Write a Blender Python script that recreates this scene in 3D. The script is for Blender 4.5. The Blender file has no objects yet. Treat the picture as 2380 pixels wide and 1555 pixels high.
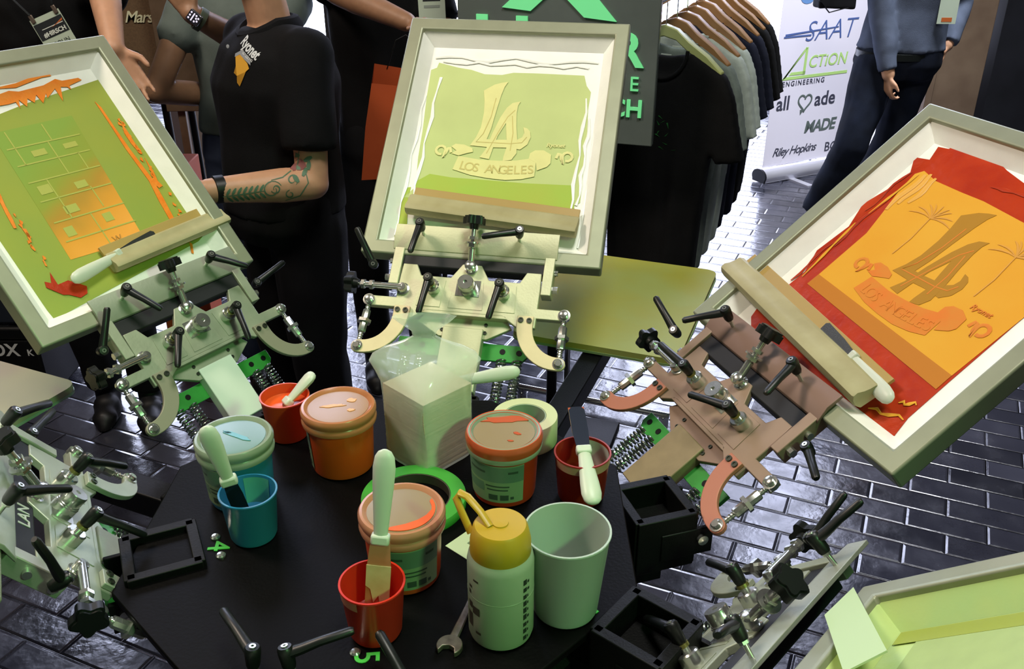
import bpy, bmesh, math, random
from mathutils import Vector, Matrix, noise
from mathutils.bvhtree import BVHTree
S = bpy.context.scene
COL = S.collection
R = math.radians
PI = math.pi
random.seed(7)
V = Vector

# ---------------------------------------------------------------- camera
cd = bpy.data.cameras.new('camera'); cam = bpy.data.objects.new('camera', cd); COL.objects.link(cam)
cam.location = (0, 0, 1.85); cam.rotation_euler = (R(63), 0, 0)
cd.sensor_fit = 'HORIZONTAL'; cd.sensor_width = 36.0; cd.lens = 2150/2380*36.0
cd.clip_start = .02; cd.clip_end = 100
S.camera = cam
# ---------------------------------------------------------------- world, lights, exposure
S.view_settings.view_transform = 'Standard'; S.view_settings.look = 'None'
S.view_settings.exposure = 0.0; S.view_settings.gamma = 1.0; S.view_settings.use_curve_mapping = False
W = bpy.data.worlds.new('world'); S.world = W; W.use_nodes = True
bg = W.node_tree.nodes['Background']; bg.inputs[0].default_value = (.60, .56, .52, 1); bg.inputs[1].default_value = .10
def area(name, loc, tgt, size, power, col, spread=180):
    l = bpy.data.lights.new(name, 'AREA'); l.shape = 'DISK'; l.size = size; l.energy = power; l.color = col; l.spread = R(spread)
    o = bpy.data.objects.new(name, l); COL.objects.link(o); o.location = loc
    o.rotation_euler = (V(tgt)-V(loc)).to_track_quat('-Z', 'Y').to_euler(); return o
sl = bpy.data.lights.new('green_stage_light', 'SPOT'); sl.energy = 205; sl.color = (.34, 1.0, .34); sl.spot_size = R(31); sl.spot_blend = .9; sl.shadow_soft_size = .12
so_ = bpy.data.objects.new('green_stage_light', sl); COL.objects.link(so_); so_.location = (1.7, -1.1, 3.1); so_.rotation_euler = (V((-.30, 1.12, .95))-V((1.7, -1.1, 3.1))).to_track_quat('-Z', 'Y').to_euler()
area('warm_ceiling_light', (-2.0, 1.7, 3.7), (-.1, 1.6, 1.0), .7, 62, (1.0, .82, .68))
area('ceiling_light', (.5, .9, 4.4), (0, 1.8, .9), 1.0, 84, (1.0, .97, .88))
area('banner_fill_light', (2.3, 4.3, 4.6), (1.9, 5.8, .6), 1.0, 120, (.92, .94, 1.0), 95)  # added fill without a visible fixture, aimed to brighten the banner

# ---------------------------------------------------------------- helpers
def lin(h):
    c = [int(h[i:i+2], 16)/255 for i in (0, 2, 4)]
    return tuple(x/12.92 if x <= .04045 else ((x+.055)/1.055)**2.4 for x in c)
MATS = {}
def M(name, h, rough=.5, metal=0., var=0., vs=30., bump=0., bs=60., spec=.5, coat=0., trans=0., sss=0., emit=None, es=0., alpha=1., h2=None, ior=1.45):
    if name in MATS: return MATS[name]
    m = bpy.data.materials.new(name); m.use_nodes = True; nt = m.node_tree; p = nt.nodes['Principled BSDF']
    c = lin(h); p.inputs['Base Color'].default_value = (*c, 1); p.inputs['Roughness'].default_value = rough
    p.inputs['Metallic'].default_value = metal; p.inputs['Specular IOR Level'].default_value = spec
    p.inputs['Coat Weight'].default_value = coat; p.inputs['Transmission Weight'].default_value = trans; p.inputs['IOR'].default_value = ior
    if sss: p.inputs['Subsurface Weight'].default_value = sss; p.inputs['Subsurface Radius'].default_value = (.01, .006, .004)
    if emit: p.inputs['Emission Color'].default_value = (*lin(emit), 1); p.inputs['Emission Strength'].default_value = es
    p.inputs['Alpha'].default_value = alpha
    tc = nt.nodes.new('ShaderNodeTexCoord')
    if var or h2:
        n = nt.nodes.new('ShaderNodeTexNoise'); n.inputs['Scale'].default_value = vs; n.inputs['Detail'].default_value = 5
        nt.links.new(tc.outputs['Object'], n.inputs['Vector'])
        mx = nt.nodes.new('ShaderNodeMix'); mx.data_type = 'RGBA'
        a = c if h2 else tuple(x*(1-var) for x in c); b = lin(h2) if h2 else tuple(min(1, x*(1+var)) for x in c)
        mx.inputs[6].default_value = (*a, 1); mx.inputs[7].default_value = (*b, 1)
        rp = nt.nodes.new('ShaderNodeMapRange'); rp.inputs[1].default_value = .35; rp.inputs[2].default_value = .65
        nt.links.new(n.outputs[0], rp.inputs[0]); nt.links.new(rp.outputs[0], mx.inputs[0]); nt.links.new(mx.outputs[2], p.inputs['Base Color'])
    if bump:
        n = nt.nodes.new('ShaderNodeTexNoise'); n.inputs['Scale'].default_value = bs; n.inputs['Detail'].default_value = 4
        nt.links.new(tc.outputs['Object'], n.inputs['Vector'])
        b = nt.nodes.new('ShaderNodeBump'); b.inputs['Strength'].default_value = bump; b.inputs['Distance'].default_value = .003
        nt.links.new(n.outputs[0], b.inputs['Height']); nt.links.new(b.outputs[0], p.inputs['Normal'])
    MATS[name] = m; return m

I4 = Matrix.Identity(4)
def T(*a): return Matrix.Translation(V(a))
def RX(a): return Matrix.Rotation(R(a), 4, 'X')
def RY(a): return Matrix.Rotation(R(a), 4, 'Y')
def RZ(a): return Matrix.Rotation(R(a), 4, 'Z')
def basis(x, y, z, o): return Matrix(((x[0], y[0], z[0], o[0]), (x[1], y[1], z[1], o[1]), (x[2], y[2], z[2], o[2]), (0, 0, 0, 1)))
def along(p0, p1):
    d = (V(p1)-V(p0)); q = d.to_track_quat('Z', 'Y').to_matrix().to_4x4(); return T(*p0) @ q, d.length
class MB:
    def __init__(s): s.v = []; s.f = []
    def add(s, vs, fs, m=None):
        b = len(s.v)
        s.v += [tuple(m @ V(p)) if m is not None else tuple(p) for p in vs]; s.f += [tuple(i+b for i in f) for f in fs]; return s
    def box(s, c, d, m=None):
        x, y, z = (k/2 for k in d); vs = [(c[0]+i*x, c[1]+j*y, c[2]+k*z) for i in (-1, 1) for j in (-1, 1) for k in (-1, 1)]
        return s.add(vs, [(0, 1, 3, 2), (4, 6, 7, 5), (0, 4, 5, 1), (2, 3, 7, 6), (0, 2, 6, 4), (1, 5, 7, 3)], m)
    def lathe(s, prof, seg=32, m=None, sc=(1, 1)):
        vs = []; fs = []; n = len(prof)
        for i in range(seg):
            a = 2*PI*i/seg
            for r, z in prof: vs.append((r*math.cos(a)*sc[0], r*math.sin(a)*sc[1], z))
        for i in range(seg):
            j = (i+1) % seg
            for k in range(n-1): fs.append((i*n+k, j*n+k, j*n+k+1, i*n+k+1))
        if prof[0][0] > 1e-6: fs.append(tuple(i*n for i in range(seg))[::-1])
        if prof[-1][0] > 1e-6: fs.append(tuple(i*n+n-1 for i in range(seg)))
        return s.add(vs, fs, m)
    def ring(s, prof, seg=32, m=None):   # closed profile
        vs = []; fs = []; n = len(prof)
        for i in range(seg):
            a = 2*PI*i/seg
            for r, z in prof: vs.append((r*math.cos(a), r*math.sin(a), z))
        for i in range(seg):
            j = (i+1) % seg
            for k in range(n): fs.append((i*n+k, j*n+k, j*n+(k+1) % n, i*n+(k+1) % n))
        return s.add(vs, fs, m)
    def cyl(s, p0, p1, r0, r1=None, seg=16, m=None):
        r1 = r0 if r1 is None else r1; a, L = along(p0, p1)
        return s.lathe([(r0, 0), (r1, L)], seg, (m @ a) if m is not None else a)
    def cap(s, p0, p1, r0, r1=None, seg=14, m=None, rings=5):
        r1 = r0 if r1 is None else r1; a, L = along(p0, p1); pr = []
        for i in range(rings+1): t = PI/2*i/rings; pr.append((max(r0*math.sin(t), 1e-5 if i else 0), -r0*math.cos(t)))
        for i in range(rings+1): t = PI/2*i/rings; pr.append((max(r1*math.cos(t), 0 if i == rings else 1e-5), L+r1*math.sin(t)))
        return s.lathe(pr, seg, (m @ a) if m is not None else a)
    def ball(s, c, r, m=None, seg=16):
        r = (r, r, r) if not hasattr(r, '__len__') else r; n = seg//2
        a = T(*c) @ Matrix.Diagonal((*r, 1)); return s.lathe([(0 if i in (0, n) else math.sin(PI*i/n), -math.cos(PI*i/n)) for i in range(n+1)], seg, (m @ a) if m is not None else a)
    def prism(s, pts, z0, z1, m=None):
        n = len(pts); ar = sum(pts[i][0]*pts[(i+1) % n][1]-pts[(i+1) % n][0]*pts[i][1] for i in range(n))
        if ar < 0: pts = pts[::-1]
        vs = [(x, y, z0) for x, y in pts]+[(x, y, z1) for x, y in pts]
        return s.add(vs, [tuple(range(n))[::-1], tuple(range(n, 2*n))]+[(i, (i+1) % n, n+(i+1) % n, n+i) for i in range(n)], m)
    def path(s, pts, r, seg=8, m=None, sc=1., cap=True):
        pts = [V(p) for p in pts]; n = len(pts); rs = r if hasattr(r, '__len__') else [r]*n
        up = V((0, 0, 1)); vs = []; fs = []; pu = None
        for i in range(n):
            t = (pts[min(i+1, n-1)]-pts[max(i-1, 0)]).normalized()
            u = pu if pu is not None else (up if abs(t.dot(up)) < .9 else V((1, 0, 0)))
            u = (u-t*u.dot(t)).normalized(); w = t.cross(u); pu = u
            for k in range(seg): a = 2*PI*k/seg; vs.append(pts[i]+w*(math.cos(a)*rs[i])+u*(math.sin(a)*rs[i]*sc))
        for i in range(n-1):
            for k in range(seg): fs.append((i*seg+k, i*seg+(k+1) % seg, (i+1)*seg+(k+1) % seg, (i+1)*seg+k))
        if cap: fs += [tuple(range(seg))[::-1], tuple((n-1)*seg+k for k in range(seg))]
        return s.add(vs, fs, m)
    def helix(s, p0, p1, Rr, r, turns, m=None, seg=6):
        a, L = along(p0, p1); n = int(turns*14)
        return s.path([a @ V((Rr*math.cos(2*PI*turns*i/n), Rr*math.sin(2*PI*turns*i/n), L*i/n)) for i in range(n+1)], r, seg, m)
def mesh_of(name, vs, fs, smooth=True, ang=38):
    me = bpy.data.meshes.new(name); me.from_pydata([tuple(v) for v in vs], [], fs); me.validate()
    bm = bmesh.new(); bm.from_mesh(me); bmesh.ops.recalc_face_normals(bm, faces=bm.faces); bm.to_mesh(me); bm.free()
    if smooth:
        me.polygons.foreach_set('use_smooth', [True]*len(me.polygons)); me.set_sharp_from_angle(angle=R(ang))
    return me
def obj(name, mb, mat, par=None, bev=0., mw=None, smooth=True, bs=2):
    me = mb if isinstance(mb, bpy.types.Mesh) else mesh_of(name, mb.v, mb.f, smooth)
    o = bpy.data.objects.new(name, me); COL.objects.link(o)
    if mat is not None: me.materials.clear(); me.materials.append(mat)
    if par is not None: o.parent = par
    if mw is not None: o.matrix_local = mw
    if bev:
        b = o.modifiers.new('bevel', 'BEVEL'); b.width = bev; b.segments = bs; b.limit_method = 'ANGLE'; b.angle_limit = R(40); b.harden_normals = False
    return o
def tag(o, label, cat, group=None):
    o['label'] = label; o['category'] = cat
    if group: o['group'] = group
    return o
def thing(name, label, cat, mw=I4, group=None):
    o = bpy.data.objects.new(name, None); COL.objects.link(o); o.empty_display_size = .05; o.matrix_world = mw
    return tag(o, label, cat, group)
def struct(name, mb, mat, par=None, bev=0.):
    o = obj(name, mb, mat, par, bev); o['kind'] = 'structure'; return o
def copy_tree(o, par=None):
    c = o.copy(); COL.objects.link(c); c.parent = par
    for ch in list(o.children): copy_tree(ch, c)
    return c
def tmesh(s, size, off=0., ext=.0006, shear=0., ax='CENTER', sp=1.0):
    cu = bpy.data.curves.new('t', 'FONT'); cu.body = s; cu.size = size; cu.offset = off*size; cu.extrude = ext; cu.shear = shear
    cu.align_x = ax; cu.align_y = 'CENTER'; cu.space_character = sp; cu.resolution_u = 4
    o = bpy.data.objects.new('t', cu); COL.objects.link(o); dg = bpy.context.evaluated_depsgraph_get(); dg.update()
    me = bpy.data.meshes.new_from_object(o.evaluated_get(dg)); bpy.data.objects.remove(o); bpy.data.curves.remove(cu)
    return me
def text(name, s, size, mat, par, mw, **k): return obj(name, tmesh(s, size, **k), mat, par, mw=mw)
def evalmesh(o):
    dg = bpy.context.evaluated_depsgraph_get(); dg.update()
    me = bpy.data.meshes.new_from_object(o.evaluated_get(dg)); o.modifiers.clear(); old = o.data; o.data = me; bpy.data.meshes.remove(old)
def blob(name, mb, mat, par, vox=.01, it=6, fold=None, loc=None):
    """overlapping closed shapes fused into one smooth continuous surface"""
    o = obj(name, mb, mat, None)
    r = o.modifiers.new('r', 'REMESH'); r.mode = 'VOXEL'; r.voxel_size = vox
    if it: s_ = o.modifiers.new('s', 'SMOOTH'); s_.iterations = it; s_.factor = .5
    evalmesh(o); me = o.data
    if fold:
        amp, sx, sz = fold; vs = [v.co.copy() for v in me.vertices]; ns = [v.normal.copy() for v in me.vertices]
        for v, c, n in zip(me.vertices, vs, ns):
            q = noise.noise(V((c.x*sx, c.y*sx, c.z*sz)))+.5*noise.noise(V((c.x*sx*2.1+7, c.y*sx*2.1, c.z*sz*2.3)))
            v.co = c+n*(q*amp)
    me.polygons.foreach_set('use_smooth', [True]*len(me.polygons))
    me.materials.clear(); me.materials.append(mat)
    if par is not None: o.parent = par
    return o
def drape(o, target, d, off=.001):
    """press a flat decal mesh o (world coords) onto mesh object target along direction d"""
    bv = BVHTree.FromPolygons([v.co for v in target.data.vertices], [tuple(p.vertices) for p in target.data.polygons]); d = V(d).normalized()
    for v in o.data.vertices:
        h = bv.ray_cast(v.co-d*.3, d)
        if h[0] is not None: v.co = h[0]-d*off
# ---------------------------------------------------------------- shared materials
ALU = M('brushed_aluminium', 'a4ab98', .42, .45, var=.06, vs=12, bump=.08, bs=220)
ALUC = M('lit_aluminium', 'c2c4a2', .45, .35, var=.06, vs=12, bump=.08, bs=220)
ALU2 = M('cast_aluminium', '969e88', .5, .35, var=.07, vs=20, bump=.1, bs=150)
STEEL = M('zinc_steel', 'cdd0c8', .2, .9, var=.08, vs=60)
CHROME = M('chrome', 'e4e6e2', .08, 1.)
SPRING = M('spring_steel', '9aa49a', .22, .95)
BLK = M('black_plastic', '0e1210', .38, 0, spec=.5)
BLKM = M('black_powder_coat', '050606', .5, 0, var=.25, vs=60, bump=.15, bs=300, spec=.25)
RUB = M('black_rubber_bar', '14161a', .6, 0)
GRN = M('green_paint', '2f8a35', .4, 0, var=.1)
WHITEP = M('white_plastic', 'c6cdbc', .38, 0, sss=.15)
CREAM = M('cream_coated_steel', 'd9c9a2', .5, .1, var=.04)
WOOD = M('squeegee_wood', '989168', .6, 0, h2='a8a27a', vs=14)
SKIN = M('skin', 'b58a6c', .5, 0, sss=.12, var=.05, vs=40)
SKIN2 = M('tanned_skin', '8d6a50', .5, 0, sss=.1, var=.06, vs=40)
BLKT = M('black_cotton', '090a0c', .9, 0, var=.3, vs=8, bump=.3, bs=400, spec=.2)
BLKP = M('black_trousers', '08090c', .85, 0, bump=.2, bs=400, spec=.2)
DENIM = M('dark_denim', '0c111b', .9, 0, h2='151c2b', vs=9, bump=.3, bs=500, spec=.2)
DENIM2 = M('blue_denim', '3c465c', .85, 0, h2='2a3348', vs=9, spec=.2)
GREYT = M('grey_marl_cotton', '5d6863', .9, 0, var=.1, vs=12, bump=.2, bs=400, spec=.2)
SHOE = M('black_shoe', '0b0b0c', .5)
HAIR = M('dark_hair', '1a120d', .6)
# ---------------------------------------------------------------- setting
def floor_mat():
    m = bpy.data.materials.new('black_glazed_brick_tile'); m.use_nodes = True; nt = m.node_tree; N = nt.nodes; L = nt.links; p = N['Principled BSDF']
    tc = N.new('ShaderNodeTexCoord'); mp = N.new('ShaderNodeMapping'); mp.inputs['Rotation'].default_value = (0, 0, R(24)); mp.inputs['Location'].default_value = (.05, .03, 0)
    L.new(tc.outputs['Object'], mp.inputs['Vector'])
    def brick(ms, sm):
        b = N.new('ShaderNodeTexBrick'); b.offset = .5; b.inputs['Scale'].default_value = 1; b.inputs['Brick Width'].default_value = .235; b.inputs['Row Height'].default_value = .098
        b.inputs['Mortar Size'].default_value = ms; b.inputs['Mortar Smooth'].default_value = sm; L.new(mp.outputs[0], b.inputs['Vector']); return b
    b = brick(.0028, .35); b.inputs['Color1'].default_value = (.018, .019, .027, 1); b.inputs['Color2'].default_value = (.055, .057, .080, 1); b.inputs['Mortar'].default_value = (.004, .004, .005, 1)
    L.new(b.outputs['Color'], p.inputs['Base Color'])
    n = N.new('ShaderNodeTexNoise'); n.inputs['Scale'].default_value = 9; n.inputs['Detail'].default_value = 6; L.new(tc.outputs['Object'], n.inputs['Vector'])
    mr = N.new('ShaderNodeMapRange'); mr.inputs[1].default_value = .3; mr.inputs[2].default_value = .7; mr.inputs[3].default_value = .10; mr.inputs[4].default_value = .30
    L.new(n.outputs[0], mr.inputs[0]); L.new(mr.outputs[0], p.inputs['Roughness']); p.inputs['Specular IOR Level'].default_value = 1.0
    # tilt and cushion every tile: mortar height plus soft waves plus a per-tile step
    b2 = brick(.009, 1.0); b2.inputs['Color1'].default_value = (0, 0, 0, 1); b2.inputs['Color2'].default_value = (1, 1, 1, 1); b2.inputs['Mortar'].default_value = (0, 0, 0, 1)
    inv = N.new('ShaderNodeMath'); inv.operation = 'MULTIPLY_ADD'; inv.inputs[1].default_value = -1.; inv.inputs[2].default_value = 1.; L.new(b2.outputs['Fac'], inv.inputs[0])
    n2 = N.new('ShaderNodeTexNoise'); n2.inputs['Scale'].default_value = 26; n2.inputs['Detail'].default_value = 3; L.new(tc.outputs['Object'], n2.inputs['Vector'])
    ad = N.new('ShaderNodeMath'); ad.operation = 'MULTIPLY_ADD'; ad.inputs[1].default_value = .55; L.new(n2.outputs[0], ad.inputs[0]); L.new(inv.outputs[0], ad.inputs[2])
    bp = N.new('ShaderNodeBump'); bp.inputs['Strength'].default_value = .55; bp.inputs['Distance'].default_value = .004; L.new(ad.outputs[0], bp.inputs['Height']); L.new(bp.outputs[0], p.inputs['Normal'])
    return m
struct('floor', MB().box((0, 3.4, -.05), (11, 10.8, .1)), floor_mat())
WALLD = M('dark_wall_paint', '17130f', .8, var=.2, vs=3)
def room():
    WL = M('window_daylight', 'ffffff', .5, emit='d9e0ff', es=10.5)
    FR = M('dark_window_frame', '241f1b', .6)
    yw = 8.6
    struct('wall_back', MB().box((0, yw+.05, .14), (11, .1, .28)).box((0, yw+.05, 6.95), (11, .1, .5)), WALLD)
    for i, (x0, x1, zt) in enumerate(((-5.4, -2.9, 6.7), (-2.7, -1.6, 6.7), (-1.45, .75, 1.7), (.9, 2.5, 6.7), (2.7, 5.4, 6.7))):
        xm = (x0+x1)/2; zm = (.28+zt)/2; hh = zt-.28
        mb = MB().box((x0+.03, yw, zm), (.06, .08, hh)).box((x1-.03, yw, zm), (.06, .08, hh)).box((xm, yw, .31), (x1-x0, .08, .06)).box((xm, yw, zt-.03), (x1-x0, .08, .06))
        if zt > 2: mb.box((xm, yw, 2.4), (x1-x0, .06, .05))
        fr = struct('window_%d' % (i+1), mb, FR)
        struct('pane', MB().box((xm, yw+.02, zm), (x1-x0-.12, .012, hh-.12)), WL, fr)
    struct('wall_panel_back', MB().box((-.35, yw+.05, 4.2), (2.2, .1, 5.0)), WALLD)
    for i, (x, w) in enumerate(((-2.8, .2), (-1.525, .15), (.825, .15), (2.6, .2))): struct('trim_%d' % (i+1), MB().box((x, yw+.05, 3.49), (w, .12, 6.42)), WALLD)
    struct('wall_left', MB().box((-5.45, 3.4, 3.55), (.1, 10.8, 7.3)), WALLD)
    struct('wall_right', MB().box((5.45, 3.4, 3.55), (.1, 10.8, 7.3)), WALLD)
    struct('ceiling', MB().box((0, 3.4, 7.25), (11, 10.8, .1)), M('brown_ceiling', '3a2f27', .9))
    # brown timber column and black panel wall at right
    struct('trim_column', MB().box((3.22, 7.05, 3.58), (.36, .5, 7.16)).box((3.03, 6.79, 3.58), (.05, .03, 7.16)), M('brown_panel', '6b5a48', .6, h2='5c4b3b', vs=5), None, .004)
    struct('wall_panel', MB().box((4.45, 7.0, 3.58), (1.98, .4, 7.16)), M('black_panel', '14151a', .5, var=.3, vs=4), None, .003)
room()

# ---------------------------------------------------------------- press: shelf, hub, column
SC = V((-.185, 1.10))       # shelf centre
SZ = .974                   # shelf top
def press():
    t = thing('screen_printing_press', 'black octagonal centre shelf and hub of the manual screen printing press', 'printing press', T(SC.x, SC.y, 0))
    oc = [(.385*math.cos(R(22.5+45*k)), .385*math.sin(R(22.5+45*k))) for k in range(8)]
    obj('shelf', MB().prism(oc, SZ-.012, SZ), M('black_shelf', '030303', .5, var=.5, vs=5, bump=.12, bs=200, spec=.1), t, .002)
    obj('hub', MB().lathe([(.30, .80), (.33, .82), (.33, .90), (.30, .92), (.12, .93), (.12, SZ-.013)], 48), BLKM, t)
    obj('column', MB().cyl((0, 0, .1), (0, 0, .81), .09, seg=32).cyl((0, 0, .50), (0, 0, .56), .24, seg=32), BLKM, t)
    for k in range(6):
        a = R(30+60*k); obj('leg', MB().box((.36, 0, .05), (.60, .07, .07), RZ(30+60*k)).cyl((.63*math.cos(a), .63*math.sin(a), 0), (.63*math.cos(a), .63*math.sin(a), .09), .03), BLKM, t, .003)
    NUM = M('green_vinyl_numeral', '3fae3c', .5)
    for s, ax, p in (('4', 209, (-.423, 1.047)), ('5', 270, (-.181, .838)), ('6', 318, (.096, .918))):
        text('numeral', s, .044, NUM, t, T(p[0]-SC.x, p[1]-SC.y, SZ+.0008) @ RZ(-84), off=.012)
    for x, y in ((-.432, 1.067), (-.413, 1.027), (-.195, .846), (.103, .931)):
        obj('shelf_bolt', MB().lathe([(0.007, 0), (.007, .002), (.005, .004), (0, .0045)], 14, T(x-SC.x, y-SC.y, SZ)), STEEL, t)
    # socket brackets that carry the print heads, all round the rim
    for (x, y, z, az) in ((-.497, 1.030, .985, 205), (.172, .882, .985, -40), (.225, 1.19, .95, 18), (-.125, 1.50, .93, 80), (-.46, 1.42, .93, 140), (-.21, .735, .985, 265)):
        m = T(x-SC.x, y-SC.y, z) @ RZ(az)
        w = .046
        b = MB()
        for sx, sy, dx, dy in ((-w, 0, .008, 2*w), (w, 0, .008, 2*w), (0, -w, 2*w, .008), (0, w, 2*w, .008)): b.box((sx, sy, -.05), (dx+.008, dy+.008, .10), m)
        b.box((0, 0, -.07), (2*w, 2*w, .05), m); b.box((-.10, .0, -.10), (.2, .09, .05), m)
        for sy in (-1, 1): b.box((.035, sy*.052, -.055), (.09, .008, .05), m)
        o = obj('head_bracket', b, BLKM, t, .0015)
        for sy in (-1, 1): obj('pivot_bolt', MB().lathe([(.009, 0), (.009, .006), (0, .007)], 12, m @ T(.06, sy*.056, -.05) @ RX(-90*sy)), STEEL, o)
press()

# ---------------------------------------------------------------- pallets (shirt boards)
def pallet(label, x, y, z, az, L, Wd, mat, edge):
    t = thing('pallet', label, 'pallet', T(x, y, z) @ RZ(az), 'shirt pallets of the press')
    r = .03; pts = []
    for cx, cy, a0 in ((L-r, Wd/2-r, 0), (r, Wd/2-r, 90), (r, -Wd/2+r, 180), (L-r, -Wd/2+r, 270)):
        pts += [(cx+r*math.cos(R(a0+18*k)), cy+r*math.sin(R(a0+18*k))) for k in range(6)]
    obj('board', MB().prism(pts, -.014, 0), mat, t); obj('rubber_edge', MB().prism([(a*1.004-.001, b*1.008) for a, b in pts], -.020, -.0142), edge, t)
    obj('support_arm', MB().box((-.20, 0, -.05), (.9, .05, .05)).box((-.55, 0, -.05), (.2, .08, .10)), BLKM, t, .003)
    return t
pallet('yellow green shirt pallet lying flat behind the middle print head', .185, 1.905, .85, 69.6, .55, .405, M('yellow_pallet_tape', 'b0ac3c', .5, h2='acb65e', vs=4), M('pale_edge', '8fae6e', .5))
pallet('beige shirt pallet with rounded corner at the left edge', -1.02, 1.55, .85, 156, .55, .405, M('beige_pallet', 'b5ac86', .5, h2='a8a484', vs=3), M('clear_edge', '9db39a', .3))
# ---------------------------------------------------------------- print heads (local frame: x right, y outward along the screen, z normal)
HP = {'C': (-.08, 1.776, 1.119, 78.8, 42.3), 'L': (-.692, 1.743, 1.041, 146, 48.1), 'R': (.411, 1.385, 1.066, 19.4, 37.6),
      'LL': (-.685, 1.051, 1.073, 206.7, 51.3), 'LR': (.316, .857, 1.009, -42.7, 43.2), 'B': (-.20, .49, 1.09, 264.4, 44.6)}
def hm(k, ds=0, dr=0, dn=0):
    x, y, z, a, t = HP[k]; a = R(a); t = R(t)
    r = V((math.cos(a)*math.cos(t), math.sin(a)*math.cos(t), math.sin(t))); s = V((math.sin(a), -math.cos(a), 0)); n = s.cross(r)
    return basis(s, r, n, V((x, y, z))+s*ds+r*dr+n*dn)
def arcpts(sg):
    ci = []; co = []; w = .0165
    for k in range(13):
        a = R(90*k/12); x = .2-.072*math.cos(a); y = -.135-.078*math.sin(a); nx, ny = math.cos(a), math.sin(a)
        ww = w-.003*k/12
        ci.append((x+nx*ww, y+ny*ww)); co.append((x-nx*ww, y-ny*ww))
    ci = [(.1445, -.118)]+ci; co = [(.1115, -.118)]+co
    tip = [(.2055+.0135*math.cos(R(90-30*k)), -.213+.0135*math.sin(R(90-30*k))) for k in range(7)]
    return [(sg*x, y) for x, y in ci+tip+co[::-1]]
def star(mb, m, r=.021, h=.014):
    pts = []
    for k in range(40):
        a = 2*PI*k/40; q = r*(1+.17*math.cos(5*a)); pts.append((q*math.cos(a), q*math.sin(a)))
    mb.prism(pts, 0, h, m); mb.prism([(x*.86, y*.86) for x, y in pts], h, h+.0035, m); mb.cyl((0, 0, -.010), (0, 0, 0), .009, .011, m=m)
def lever(par, at, ang, L=.078, screw=None, lean=0., name='clamp_lever', h=.026):
    m = T(*at) @ RZ(ang) @ RY(-lean)
    b = MB().lathe([(.0072, 0), (.0085, .004), (.0098, h-.006), (.0098, h), (.008, h+.003), (0, h+.0035)], 18)
    b.path([(0, 0, h-.007), (.018, 0, h-.005), (.04, 0, h-.001), (L-.004, 0, h+.003), (L, 0, h+.003)], [.0088, .0078, .0068, .0066, .0045], 10, sc=.85)
    o = obj(name, b, BLK, par, mw=m)
    if screw: obj('screw', MB().cyl((0, 0, -screw), (0, 0, .001), .0035, seg=10).lathe([(.0065, -.004), (.0065, 0)], 6), STEEL, o)
    obj('socket_screw', MB().ring([(.0018, h+.003), (.0042, h+.003), (.0042, h+.0045), (.0018, h+.0045)], 12), STEEL, o)
    return o
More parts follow.
